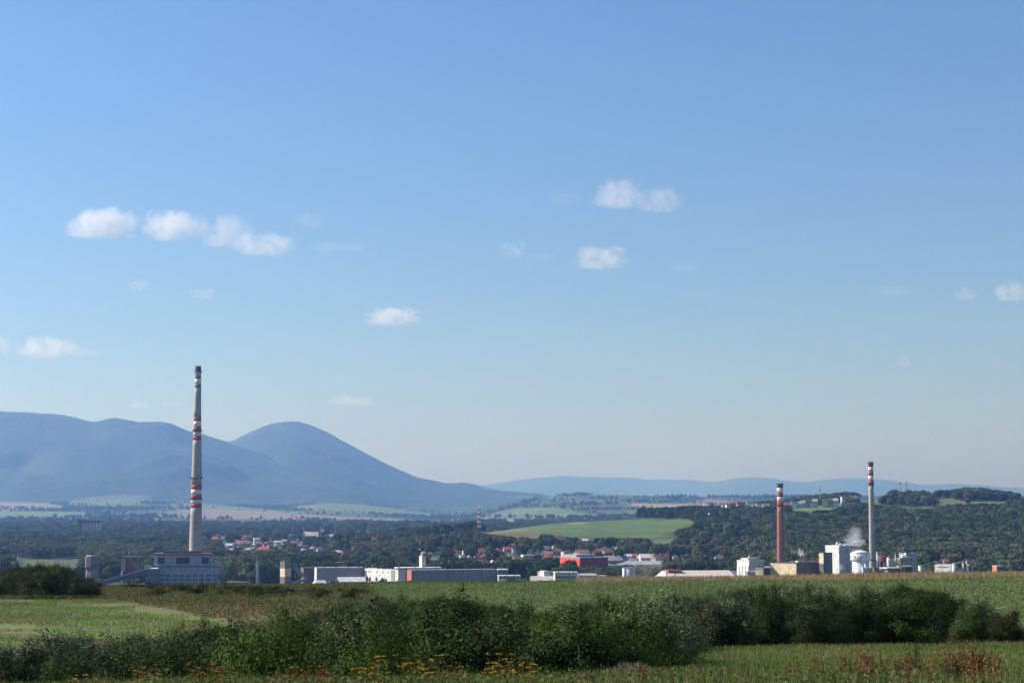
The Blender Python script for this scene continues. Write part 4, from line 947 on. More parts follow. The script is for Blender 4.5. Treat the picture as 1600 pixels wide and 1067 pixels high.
HL = [ # px, ridge row, width px, Y, kind, roof, wall, label
 (335, 838, 15, 2450, 'hip', 'red', 'blue', 'bright red hip roofed house with pale blue walls right of the tall chimney'),
 (339, 834.5, 9, 2600, 'gable', 'red', 'white', 'small red roofed house just behind the blue walled one'),
 (329, 840, 6, 2430, 'front', 'brown', 'white', 'narrow white gabled house touching the blue walled one'),
 (372, 843, 11, 2700, 'gable', 'red', 'grey', 'dull red roofed house with a bluish wall in the town left part'),
 (384, 835.5, 9, 2950, 'hip', 'red', 'pale', 'crimson hip roofed house high among the left town trees'),
 (386, 844, 14, 2650, 'gable', 'brown', 'pale', 'long brown roofed house in the left town row'),
 (398, 844.5, 6, 2600, 'front', 'grey', 'white', 'white gable ended house before the long brown roof'),
 (404, 845, 12, 2560, 'gable', 'grey', 'white', 'low white house with a grey roof in the left town row'),
 (413, 851, 6, 2480, 'front', 'white', 'white', 'tiny white gabled house above the orange hip roof'),
 (410, 853, 20, 2400, 'hip', 'red', 'cream', 'broad orange red hip roof before the left town row'),
 (423, 856, 9, 2380, 'gable', 'red', 'pink', 'red roofed wing right of the broad orange red hip roof'),
 (432.5, 849, 8, 2500, 'front', 'white', 'white', 'house with a brilliant white peaked roof in the left town'),
 (437.5, 839, 6, 2900, 'flat', 'white', 'grey', 'flat white roofed cube behind the left town'),
 (451, 835.5, 4, 3000, 'front', 'white', 'white', 'distant tiny white gabled house left of the beige hall'),
 (460, 845, 9, 2600, 'gable', 'red', 'maroon', 'crimson roofed house left of the pink terrace'),
 (447, 846, 9, 2620, 'gable', 'brown', 'pale', 'brown gabled house in shade left of the crimson roof'),
 (472, 852, 17, 2450, 'flat', 'beige', 'pink', 'pinkish flat roofed terrace in the middle of the left town'),
 (486, 830.5, 22, 3000, 'gable', 'beige', 'pink', 'long beige brown roof above the left town trees'),
 (514.5, 849.5, 8, 2480, 'front', 'grey', 'cream', 'cream gabled house with one round window below the conifers'),
 (500, 852, 6, 2500, 'front', 'white', 'pale', 'small pale gabled house left of the cream gabled one'),
 (542, 853, 10, 2350, 'hip', 'red', 'pale', 'lone orange red hip roof at the edge of the big wood'),
 (538, 848, 8, 2600, 'gable', 'brown', 'pale', 'brown roof just behind the lone orange red hip roof'),
 (583, 838.5, 14, 2800, 'gable', 'brown', 'pink', 'long low brown roof behind the big wood'),
 (607, 836, 9, 2500, 'front', 'white', 'white', 'white gabled house on the shoulder of the low hill'),
 (560, 828, 5, 3800, 'front', 'white', 'white', 'small bright house far beyond the big wood'),
 (648, 861, 7, 2000, 'front', 'grey', 'pale', 'small pale house among trees left of the slender white tower'),
 (708, 864, 12, 2020, 'gable', 'brown', 'grey', 'grey brown house right of the slender white tower'),
 (724, 866, 9, 1980, 'gable', 'white', 'white', 'white roofed house below the low hill'),
 (734, 867, 5, 1990, 'front', 'white', 'pale', 'tiny pale gable right of the white roofed house'),
 (752, 856, 19, 2100, 'gable', 'brown', 'white', 'three storey white house with a pinkish brown roof under the mast hill'),
 (757, 866, 11, 2060, 'hip', 'red', 'pale', 'low house with a raspberry roof before the three storey house'),
 (749, 874.5, 11, 1850, 'flat', 'beige', 'cream', 'pale yellow cube house below the raspberry roof'),
 (783, 855.5, 12, 2150, 'gable', 'red', 'white', 'red roofed white house right of the three storey house'),
 (794, 854, 13, 2180, 'gable', 'red', 'pale', 'long red roof attached right of the red roofed white house'),
 (827, 866.5, 18, 2000, 'flat', 'white', 'white', 'white flat roofed villa among dark trees at picture centre'),
 (855, 860.5, 16, 2150, 'gable', 'brown', 'pale', 'brown red roof left of the red hall'),
 (870, 856.5, 18, 2250, 'gable', 'brown', 'pink', 'long brown red terrace roof above the red hall'),
 (858, 867, 18, 2030, 'hip', 'red', 'white', 'broad rust red hip roof just left of the red hall'),
 (887, 866, 12, 2040, 'gable', 'beige', 'pale', 'pale roofed house behind the red hall'),
 (875, 837.5, 16, 2450, 'gable', 'red', 'maroon', 'maroon house with a dark roof at the meadow foot'),
 (910, 858.5, 20, 2250, 'gable', 'brown', 'pink', 'long brown roof behind the red hall roof'),
 (938, 857, 14, 2250, 'gable', 'brown', 'pink', 'pinkish brown terrace above the shaded red front'),
 (953, 858, 16, 2230, 'gable', 'brown', 'pink', 'pinkish brown terrace right end with white gables'),
 (958, 852, 8, 2350, 'front', 'white', 'white', 'bright white gabled house above the pinkish terrace'),
 (964, 854, 5, 2330, 'front', 'white', 'white', 'tiny white gable right of the bright white gabled house'),
 (906, 839.5, 8, 2500, 'front', 'white', 'white', 'leftmost of the white houses below the meadow'),
 (914, 841.5, 9, 2480, 'gable', 'white', 'white', 'long white house, second of those below the meadow'),
 (925, 841, 5, 2490, 'front', 'white', 'white', 'rightmost tall white house below the meadow'),
 (927, 849, 7, 2400, 'flat', 'white', 'pale', 'flat pale house under the white houses below the meadow'),
 (983, 865, 12, 2150, 'gable', 'white', 'white', 'white barn with a pale roof behind the long grey roof'),
 (994, 864.5, 13, 2140, 'gable', 'red', 'maroon', 'vermilion roofed shed between two white barns'),
 (1012, 865, 22, 2150, 'gable', 'white', 'pale', 'long white barn right of the vermilion shed'),
 (1034, 866, 20, 2160, 'gable', 'brown', 'pink', 'long pinkish barn, next right of the white barn'),
 (1066, 865, 7, 2200, 'gable', 'grey', 'blue', 'small blue roofed house behind the long grey hall'),
 (1056, 867, 9, 2180, 'hip', 'brown', 'pale', 'small brown hip roof left of the blue roofed house'),
 (1124, 866, 14, 2100, 'gable', 'brown', 'pink', 'brown roofed house at the wood edge left of the brick chimney'),
 (962, 868, 26, 2050, 'gable', 'beige', 'cream', 'olive beige shed roof just above the long grey hall'),
 (1111, 801, 5, 2980, 'flat', 'grey', 'pale', 'small grey cube house high on the wooded hillside'),
 (1124, 799.5, 6, 2990, 'front', 'white', 'white', 'white gabled house high on the wooded hillside'),
 (1143, 799.5, 9, 2990, 'flat', 'white', 'cream', 'creamy white long house high on the wooded hillside'),
 (1266.5, 812, 3, 2900, 'flat', 'white', 'white', 'tiny white hut alone in the hillside wood'),
 (6, 855, 14, 2300, 'flat', 'white', 'blue', 'long blue grey shed with a white roof at the left frame edge'),
 (26, 863, 9, 2250, 'gable', 'red', 'pale', 'small dull red roof right of the blue grey shed'),
 (234, 821, 5, 4300, 'flat', 'white', 'white', 'far white hut on the plain right of the grain elevator'),
 (100, 832, 6, 3600, 'gable', 'brown', 'pale', 'far brown roof in the woods left of the grain elevator'),
 (1470, 872.5, 6, 1700, 'front', 'white', 'white', 'small white gable behind the right hand silos'),
 (1480, 873, 12, 1720, 'gable', 'brown', 'pink', 'brown roofed cottage behind the white walled hall'),
 (1462, 876, 9, 1700, 'gable', 'brown', 'pink', 'low brown cottage left behind the white walled hall'),
 (1520, 875, 16, 1750, 'gable', 'brown', 'pink', 'long pinkish brown roof right behind the silo row'),
 (1545, 879, 6, 1650, 'front', 'red', 'white', 'little white gabled hut left of the orange brick cube'),
 (532, 878, 22, 1800, 'flat', 'grey', 'blue', 'long teal shed behind the first long warehouse'),
 (570, 877.5, 18, 1800, 'flat', 'grey', 'blue', 'second teal shed left of the white warehouse'),
 (508, 875, 5, 1850, 'front', 'white', 'white', 'small white hut above the teal shed'),
]
for q in HL: house(*q)
# ridge village, left to right
vl = [(1104, 786.5, 7), (1112, 786, 6), (1120, 787.5, 5), (1133, 788, 8)]
for i in range(4): house(vl[i][0], vl[i][1], vl[i][2], 3180, 'gable', ['white', 'red', 'white', 'beige'][i], ['white', 'maroon', 'white', 'pale'][i],
    ['leftmost white house of the ridge hamlet', 'red roofed house, second in the ridge hamlet', 'tiny white house, third in the ridge hamlet', 'beige roofed house, fourth in the ridge hamlet'][i], group='ridge hamlet houses')
pts = [(1140, 787.5, 9, 'red'), (1148, 785, 12, 'red'), (1157, 784, 9, 'red'), (1165, 788, 7, 'white'), (1171, 786.5, 8, 'white'), (1177, 784.5, 14, 'beige'), (1180, 789, 8, 'white'), (1188, 787, 9, 'white'), (1197, 786, 9, 'grey'), (1205, 787, 7, 'white'),
       (1229, 784, 9, 'brown'), (1236, 785, 7, 'beige'), (1241, 783, 8, 'brown'), (1249, 783.5, 7, 'white'), (1256, 781.5, 8, 'beige'), (1262, 781, 7, 'white'), (1268, 780, 8, 'brown'), (1274, 779, 8, 'beige'), (1290, 779, 8, 'beige'), (1298, 778, 9, 'brown'), (1306, 778, 8, 'white'), (1322, 775, 12, 'brown'), (1332, 775, 8, 'brown'), (1342, 774, 7, 'beige')]
ordw = ['first', 'second', 'third', 'fourth', 'fifth', 'sixth', 'seventh', 'eighth', 'ninth', 'tenth', 'eleventh', 'twelfth', 'thirteenth', 'fourteenth']
for i, (px, py, w, rc) in enumerate(pts):
    left = px < 1215; k = i if left else i - 10
    if left: lb = f'{rc} roofed house, {ordw[k]} from the left in the ridge village left of the brick chimney'
    else: lb = f'{rc} roofed block, {ordw[k]} from the left in the ridge row between the two slim chimneys'
    house(px, py, w, 3150, 'gable' if i % 3 else 'flat', rc, ['white', 'pale', 'cream', 'pink'][i % 4], lb, group='ridge village houses', tall=1.2)
SEENL = {}
def extra_houses(n, px0, px1, y0, y1, Y0, w0, w1, region, group, seed):
    g = random.Random(seed); k = 0
    while k < n:
        px = g.uniform(px0, px1); py = g.uniform(y0, y1)
        if any(abs(px - a) < 7 and abs(py - b) < 3.0 for a, b in PLACED): continue
        PLACED.append((px, py)); k += 1
        rc = g.choices(['red', 'brown', 'grey', 'white', 'beige'], [3.2, 3, 1.4, 1.6, 1])[0]; wc = g.choice(['white', 'white', 'pale', 'cream', 'pink']); kd = g.choices(['gable', 'hip', 'front', 'flat'], [5, 2, 3, 1])[0]
        w = g.uniform(w0, w1) * (.7 if kd == 'front' else 1)
        house(px, py, w, Y0, kd, rc, wc, f"small {'flat' if kd == 'flat' else 'hip' if kd == 'hip' else 'gable'} {rc} roofed {wc} house {region}", group=group)
PLACED = [(q[0], q[1]) for q in HL]
extra_houses(26, 350, 440, 834, 860, 2500, 5, 11, 'in the left town', 'small houses of the left town', 1)
extra_houses(26, 440, 560, 832, 862, 2500, 5, 11, 'among the trees right of the left town', 'small houses right of the left town', 2)
extra_houses(9, 480, 640, 822, 832, 3600, 3, 6, 'far beyond the left town', 'far houses beyond the left town', 3)
extra_houses(20, 640, 800, 852, 876, 2100, 5, 11, 'below the mast hill', 'small houses below the mast hill', 4)
extra_houses(18, 800, 960, 848, 868, 2150, 5, 12, 'above the red hall', 'small houses above the red hall', 5)
extra_houses(14, 960, 1140, 862, 872, 2120, 6, 12, 'behind the long grey hall', 'small houses behind the long grey hall', 6)
extra_houses(6, 1440, 1540, 870, 880, 1750, 5, 10, 'behind the silo row', 'small houses behind the silo row', 7)
extra_houses(8, 330, 800, 812, 822, 5200, 3, 6, 'on the far plain', 'houses on the far plain', 8)
extra_houses(8, 90, 300, 796, 812, 8000, 3, 5, 'in the far village left of the tall chimney', 'houses of the far left village', 9)

# ------------------------------------------------------------------ foliage builders
def unit(v): return v / np.maximum(np.linalg.norm(v, axis=1, keepdims=True), 1e-9)
def leaves(Pc, nrm, size, aspect=.45, droop=.0, g=rng):
    """one folded-free rhombus per centre, lying across nrm"""
    n = len(Pc); r = unit(g.normal(size=(n, 3))); t = unit(np.cross(nrm, r)); b = unit(np.cross(nrm, t))
    s = (size * g.uniform(.7, 1.3, n))[:, None] if np.isscalar(size) else size[:, None]
    tip = Pc + t * s * .5; base = Pc - t * s * .5
    V = np.stack([base, Pc + b * s * aspect * .5 + t * s * .05, tip, Pc - b * s * aspect * .5 + t * s * .05], 1)
    return V.reshape(-1, 3)
def quads(n): return np.arange(n * 4).reshape(-1, 4)
def stem_tubes(segs, k=4):
    V = []; F = []
    for (a, b, r0, r1) in segs:
        a = np.array(a, float); b = np.array(b, float); d = b - a; d /= max(np.linalg.norm(d), 1e-6)
        u = np.cross(d, (0, 0, 1.)); u = np.array((1., 0, 0)) if np.linalg.norm(u) < 1e-3 else u / np.linalg.norm(u); w = np.cross(d, u)
        o = len(V)
        for c, r in ((a, r0), (b, r1)):
            for i in range(k):
                t = 2 * math.pi * i / k; V.append(c + (u * math.cos(t) + w * math.sin(t)) * r)
        for i in range(k):
            j = (i + 1) % k; F.append((o + i, o + j, o + k + j, o + k + i))
    return np.array(V), np.array(F)

# --- leaf and grass materials
SHR = {
 'dark green': leaf_mat('dark_green_leaf', (.009, .019, .003), (.042, .070, .012), .6, .08),
 'bright green': leaf_mat('bright_green_leaf', (.012, .030, .003), (.058, .098, .012), .6, .10),
 'grey green': leaf_mat('grey_green_leaf', (.022, .036, .010), (.145, .175, .080), .6, .08),
 'olive': leaf_mat('olive_leaf', (.015, .018, .005), (.060, .062, .016), .6, .08),
}
TREEM = {
 'dark green': leaf_mat('dark_tree_leaf', (.030, .052, .018), (.072, .105, .036), .6, .15, .1, .35),
 'mid green': leaf_mat('mid_tree_leaf', (.052, .084, .024), (.115, .155, .050), .6, .15, .1, .4),
 'olive': leaf_mat('olive_tree_leaf', (.085, .090, .032), (.170, .160, .068), .6, .15, .1, .4),
 'grey green': leaf_mat('grey_tree_leaf', (.070, .092, .045), (.135, .155, .085), .6, .15, .1, .35),
}
# --- unit tree crowns, 1 m high, scaled by the thing's root
def crown_mesh(kind, seed, mat):
    g = np.random.default_rng(seed)
    if kind == 'conifer':
        n = 900; h = g.uniform(.06, 1, n) ** .9; r = (1.02 - h) * .24 * g.uniform(.6, 1.1, n); a = g.uniform(0, 2 * np.pi, n)
        P_ = np.stack([r * np.cos(a), r * np.sin(a), h], 1); nr = unit(np.stack([np.cos(a) * .6, np.sin(a) * .6, np.full(n, .9)], 1) + g.normal(size=(n, 3)) * .35)
        V = leaves(P_, nr, .10, .6, g=g)
    else:
        w, lo, hi, nb = {'round': (.42, .16, 1.0, 15), 'broad': (.56, .12, .98, 20), 'tall': (.27, .10, 1.0, 15), 'loose': (.48, .18, 1.0, 12)}[kind]
        cs = []; 
        for _ in range(nb):
            z = g.uniform(lo + .12, hi - .12); e = math.sqrt(max(.05, 1 - ((z - (lo + hi) / 2) / ((hi - lo) / 2 + .04)) ** 2)); a = g.uniform(0, 2 * np.pi); r = w * e * g.uniform(.35, .82)
            cs.append((r * math.cos(a), r * math.sin(a), z))
        cs.append((0, 0, hi - .15)); cs = np.array(cs); Ps = []; Ns = []
        for c in cs:
            m = 70; d = unit(g.normal(size=(m, 3)) + np.array([0, 0, .35])); rad = g.uniform(.11, .19) * (1.15 if kind == 'broad' else 1) * (.8 if kind == 'tall' else 1)
            Ps.append(c + d * rad * g.uniform(.75, 1.1, (m, 1)) * np.array([1, 1, .82])); Ns.append(unit(d + g.normal(size=(m, 3)) * .45))
        V = leaves(np.concatenate(Ps), np.concatenate(Ns), .085, .75, g=g)
    return npmesh('crown', V, quads(len(V) // 4), mat)
def trunk_mesh(seed, h=.45, r=.022):
    g = np.random.default_rng(seed); s = [((0, 0, 0), (g.uniform(-.02, .02), 0, h), r, r * .6)]
    for i in range(5):
        a = g.uniform(0, 6.28); z = g.uniform(.2, h); s.append(((0, 0, z), (.25 * math.cos(a), .25 * math.sin(a), z + g.uniform(.15, .35)), r * .5, r * .2))
    V, F = stem_tubes(s, 5); return npmesh('trunk', V, F, WOODT)
TK = ['round', 'broad', 'tall', 'loose', 'conifer']
CROWN = {(k, m): crown_mesh(k, 50 + 7 * i, TREEM[m]) for i, k in enumerate(TK) for m in TREEM}
TRUNK = {k: trunk_mesh(i, .9 if k == 'conifer' else .5) for i, k in enumerate(TK)}

# --- where trees stand
def sample_forest():
    out = []
    def band(Y0, Y1, n, f):
        y = np.sqrt(rng.uniform(Y0 ** 2, Y1 ** 2, n)); s = rng.uniform(-.30, .30, n); x = s * y; z = H(x, y)
        keep = f(x, y, z); out.append(np.stack([x[keep], y[keep], z[keep]], 1))
    gx = np.array(OCC) if OCC else np.zeros((0, 2))
    cell = {}
    for x, y in gx: cell.setdefault((int(x // 12), int(y // 12)), []).append((x, y))
    def free(x, y):
        k = np.ones(len(x), bool)
        for i in range(len(x)):
            c = (int(x[i] // 12), int(y[i] // 12))
            for dx in (-1, 0, 1):
                for dy in (-1, 0, 1):
                    if (c[0] + dx, c[1] + dy) in cell: k[i] = False
        return k
    def near(x, y, z):
        px, py = proj(x, y, z); par = parcel_index(x, y, z)
        k = par < 0
        d = fbm(x / 70, y / 70, 3, 91)
        # factory yards stay open, gardens between houses are looser
        yard = (y < 1545) & (px > 0) & (px < 345) | (y < 1530) & (px >= 430) & (px < 870) | (y < 1480) & (px >= 870) & (px < 1440) | (y < 1560) & (px > 1190) & (px < 1440)
        k &= ~yard
        town = ((px > 320) & (px < 620) & (y > 2250) & (y < 3300)) | ((px > 640) & (px < 1140) & (y > 1780) & (y < 2350))
        k &= ~(town & (d < .50) & (rng.uniform(size=len(x)) < .75))
        scrub = ((px > 1030) & (px < 1180) & (py > 822) & (py < 866)) | ((px > 640) & (px < 860) & (py > 832) & (py < 850))
        k &= ~(scrub & (rng.uniform(size=len(x)) < .70))
        k &= ~((d < .30) & (y < 5000) & (px < 800))
        k[k] &= free(x[k], y[k]); return k
    band(1470, 2000, 9500, near); band(2000, 2700, 15000, near); band(2700, 3900, 24000, near)
    band(3900, 6000, 15000, lambda x, y, z: near(x, y, z) & (fbm(x / 260, y / 160, 3, 55) > .40) & (z < 40))
    def far(x, y, z):
        w = fbm(x / 500, y / 330, 4, 41); par = parcel_index(x, y, z)
        # hedge lines between parcels: keep points whose neighbourhood changes parcel
        p2 = parcel_index(x, y + 60, H(x, y + 60)); edge = par != p2
        return ((w > .56) & (par < 0)) | (edge & (rng.uniform(size=len(x)) < .22)) | ((par < 0) & (rng.uniform(size=len(x)) < .05))
    band(6000, 12300, 26000, far)
    return np.concatenate(out)

# footprints
bpy.context.view_layer.update()
OCC = []
for o in COL.objects:
    if o.parent is None and '_w' in o.keys():
        w, d = o['_w'], o['_d']; c, s = math.cos(o.rotation_euler.z), math.sin(o.rotation_euler.z)
        for i in range(int(w / 7) + 2):
            for j in range(int(d / 7) + 2):
                a = min(w, i * 7); b = min(d, j * 7); OCC.append((o.location.x + a * c - b * s, o.location.y + a * s + b * c))
        del o['_w'], o['_d'], o['_h']
    elif o.parent is None and o.get('category') in ('chimney', 'tank', 'silo', 'storage dome', 'tower', 'mast'):
        OCC.append((o.location.x, o.location.y))
TP = sample_forest()
TH = np.where(TP[:, 1] > 6000, rng.uniform(11, 19, len(TP)), rng.uniform(7.0, 16.5, len(TP)) * (1 + .5 * (fbm(TP[:, 0] / 90, TP[:, 1] / 90, 2, 17) - .5)))
TH = np.where((TP[:, 1] > 3900) & (TP[:, 1] <= 6000), TH * 1.15, TH)
TPX, TPY = proj(TP[:, 0], TP[:, 1], TP[:, 2] + TH)
ok = np.ones(len(TP), bool)
for (a, b, poly, c) in PARCELS[16:]:      # crowns in front must not cover the open meadows
    q_ = np.zeros(len(TP), bool); bx_, by_ = proj(TP[:, 0], TP[:, 1], TP[:, 2])
    for f_ in (.12, .35, .6, .85): q_ |= inpoly(TPX, TPY + (by_ - TPY) * f_, poly)
    q_ &= (TP[:, 1] > a - 400) & (TP[:, 1] < b)
    for cl in CLUMPS: q_ &= ~inpoly(bx_, by_, cl)
    ok &= ~q_
for o in list(COL.objects):
    if o.get('category') == 'house':
        s = o.scale.x; hy = o.location.y; px0, _ = proj(o.location.x, hy, 10.); px1 = px0 + s / hy * FPX
        kt = .7 if o.location.z else .7
        zt_ = o.location.z + o.scale.z * .72; _, py = proj(0., hy, zt_); pw = s / hy * FPX
        ok &= ~((TP[:, 1] < hy + s) & (TP[:, 1] > hy - 900) & (TPX > px0 - 3) & (TPX < px1 + 3) & (TPY < py + min(5, pw * .32)))
for o in list(COL.objects):   # the halls beyond the first yard stay in view too
    if o.get('category') in ('factory hall', 'grain elevator') and o.location.y > 1550:
        px0, _ = proj(o.location.x, o.location.y, 10.)
HIDE = [(868, 952, 872, 1850, 888), (952, 1040, 878, 1900, 886), (1076, 1160, 894, 1600, 897), (118, 160, 812, 3700, 834)]
for (a, b, t_, Yh, bot) in HIDE:
    ok &= ~((TP[:, 1] < Yh) & (TPX > a - 3) & (TPX < b + 3) & (TPY < bot - 2 + rng.uniform(-5, 3, len(TP))))
TP = TP[ok]; TH = TH[ok]; TPX = TPX[ok]; TPY = TPY[ok]
tn = fbm(TP[:, 0] / 120, TP[:, 1] / 120, 3, 61) + rng.uniform(-.16, .16, len(TP))
TM = np.where(tn < .40, 0, np.where(tn < .53, 1, np.where(tn < .63, 2, 3)))
TKI = rng.choice(5, len(TP), p=[.36, .30, .10, .21, .03])
vis = (TPX > 2) & (TPX < 1598) & (TPY < 903)
order = np.argsort(-(TH / TP[:, 1]) * vis)[:262]
MN = list(TREEM)
REG = [(0, 120, 'at the far left'), (120, 232, 'behind the bunker tower'), (232, 345, 'behind the power station'), (345, 400, 'right of the power station'), (400, 446, 'left of the cream panelled tower'),
       (446, 560, 'behind the first long warehouse'), (560, 640, 'behind the white warehouse'), (640, 720, 'behind the slender white tower'), (720, 790, 'behind the longest warehouse end'), (790, 870, 'behind the canteen'),
       (870, 980, 'below the red hall'), (980, 1090, 'behind the domed store'), (1090, 1200, 'behind the white silo block'), (1200, 1290, 'behind the cream factory'), (1290, 1440, 'behind the process building'),
       (1440, 1530, 'behind the right hand silos'), (1530, 1700, 'beyond the orange brick cube')]
SHAPE = {'round': 'round', 'broad': 'spreading', 'tall': 'slim tall', 'loose': 'ragged', 'conifer': 'pointed conifer'}
def put_tree(x, y, z, h, k, m, label, group):
    T = thing('tree' if k != 'conifer' else 'conifer_tree', label, 'tree', (x, y, z - .2), random.uniform(0, 6.28), group); T.scale = (h, h, h)
    link('trunk', TRUNK[k], T); return link('crown', CROWN[(k, m)], T)
def zonename(px): return next(r[2] for r in REG if r[0] <= px < r[1] or r[1] == 1700)
for i in order:
    k = TK[TKI[i]]; m = MN[TM[i]]; hgt = 'low' if TH[i] < 11 else 'tall' if TH[i] > 14.5 else 'middling'
    if k == 'tall' or k == 'conifer': hgt = ''
    row = 'front row' if TP[i, 1] < 1620 else 'second row' if TP[i, 1] < 1760 else 'back row'
    put_tree(*TP[i], TH[i], k, m, f'{hgt} {SHAPE[k]} {m} {"" if k == "conifer" else "tree "}in the {row} {zonename(TPX[i])}'.strip(), 'trees on the plain behind the works')
special = [(530, 832, 2500, 'conifer', 'dark green', 'tallest dark conifer above the left town'), (543, 836, 2480, 'conifer', 'dark green', 'slim dark conifer standing alone right of the tallest one'), (524, 834, 2560, 'tall', 'dark green', 'dark slim tree left of the tallest town conifer'),
           (1047, 866, 1700, 'conifer', 'dark green', 'left one of two dark conifers before the long grey hall'), (1062, 870, 1690, 'conifer', 'dark green', 'right one of two dark conifers before the long grey hall'), (1098, 867, 1720, 'conifer', 'dark green', 'dark conifer before the right end of the long grey hall'),
           (889, 874, 1640, 'broad', 'dark green', 'dark broad tree hiding the middle of the red left wall'), (859, 869, 1620, 'broad', 'dark green', 'big dark tree left of the red hall'), (598.5, 903, 1390, 'round', 'dark green', 'small round dark tree alone before the white warehouse'),
           (800, 901, 1380, 'broad', 'grey green', 'grey green bush at the canteen right end'), (819, 903, 1385, 'broad', 'grey green', 'grey green tree between the canteen and the pinkish roofed shed'), (1590, 872, 1480, 'broad', 'grey green', 'largest grey green tree at the right frame edge'),
           (1530, 878, 1500, 'broad', 'mid green', 'green broad tree between the silo row and orange cube'), (1570, 874, 1500, 'broad', 'grey green', 'big grey green tree just behind the orange brick cube'), (640, 906, 1385, 'broad', 'mid green', 'low spreading shrub tree at the red warehouse end'),
           (905, 838, 2550, 'conifer', 'dark green', 'small conifer left of the white houses below the meadow'), (782, 845, 2400, 'conifer', 'dark green', 'dark pointed tree on the low hill below the mast'), (955, 899, 1400, 'broad', 'mid green', 'green tree beside the excavator')]
for (px, py, Y, k, m, lb) in special:
    x, z = ground_at(px, Y); hh = float(CAM_Z + slope(py) * Y) - z
    put_tree(x, Y, z, max(2.5, hh), k, m, lb, None)
# the rest of the woods as one object of instanced crowns
rest = np.setdiff1d(np.arange(len(TP)), order)
def woods(name, P0, scl, pick, srcs, label):
    n = len(P0); me = bpy.data.meshes.new(name); me.vertices.add(n); me.vertices.foreach_set('co', (P0 - np.array([0, 0, .2])).astype(np.float32).ravel())
    for nm, ty, arr in (('scl', 'FLOAT', scl), ('rot', 'FLOAT', rng.uniform(0, 6.28, n)), ('pick', 'INT', pick)):
        at_ = me.attributes.new(nm, ty, 'POINT'); at_.data.foreach_set('value', arr.astype(np.float32 if ty == 'FLOAT' else np.int32))
    o = link(name, me); tag(o, label, kind='stuff')
    ng = bpy.data.node_groups.new('scatter_crowns', 'GeometryNodeTree')
    ng.interface.new_socket('Geometry', in_out='INPUT', socket_type='NodeSocketGeometry'); ng.interface.new_socket('Geometry', in_out='OUTPUT', socket_type='NodeSocketGeometry')
    gi = ng.nodes.new('NodeGroupInput'); go = ng.nodes.new('NodeGroupOutput'); L = ng.links.new
    ip = ng.nodes.new('GeometryNodeInstanceOnPoints'); ip.inputs['Pick Instance'].default_value = True
    jn = ng.nodes.new('GeometryNodeGeometryToInstance')
    L(gi.outputs[0], ip.inputs['Points'])
    for s_ in reversed(srcs):                    # multi-input sockets list the newest link first
        oi = ng.nodes.new('GeometryNodeObjectInfo'); oi.inputs['Object'].default_value = s_; oi.transform_space = 'ORIGINAL'
        L(oi.outputs['Geometry'], jn.inputs[0])
    L(jn.outputs[0], ip.inputs['Instance'])
    for nm, ty, sock in (('scl', 'FLOAT', 'Scale'), ('pick', 'INT', 'Instance Index')):
        a = ng.nodes.new('GeometryNodeInputNamedAttribute'); a.data_type = ty; a.inputs[0].default_value = nm; L(a.outputs[0], ip.inputs[sock])
    a = ng.nodes.new('GeometryNodeInputNamedAttribute'); a.data_type = 'FLOAT'; a.inputs[0].default_value = 'rot'
    cx = ng.nodes.new('ShaderNodeCombineXYZ'); L(a.outputs[0], cx.inputs[2]); L(cx.outputs[0], ip.inputs['Rotation'])
    L(ip.outputs[0], go.inputs[0])
    md = o.modifiers.new('scatter', 'NODES'); md.node_group = ng
SRC = {}
for o in COL.objects:
    if o.name.startswith('crown') and o.parent:
        for key, me in CROWN.items():
            if o.data == me and key not in SRC: SRC[key] = o
for key, me in CROWN.items():
    if key not in SRC:
        x, z = ground_at(-30 + 37 * len(SRC), 1700); SRC[key] = put_tree(x, 1700 + len(SRC), z, 9, key[0], key[1], f'{SHAPE[key[0]]} {key[1]} {"" if key[0]=="conifer" else "tree "}among the woods of the plain', 'trees on the plain behind the works')
woods('woods', TP[rest], TH[rest], (TM * 5 + TKI)[rest], [SRC[(k, m)] for m in MN for k in TK], 'dense far woods covering the plain and the hillsides')

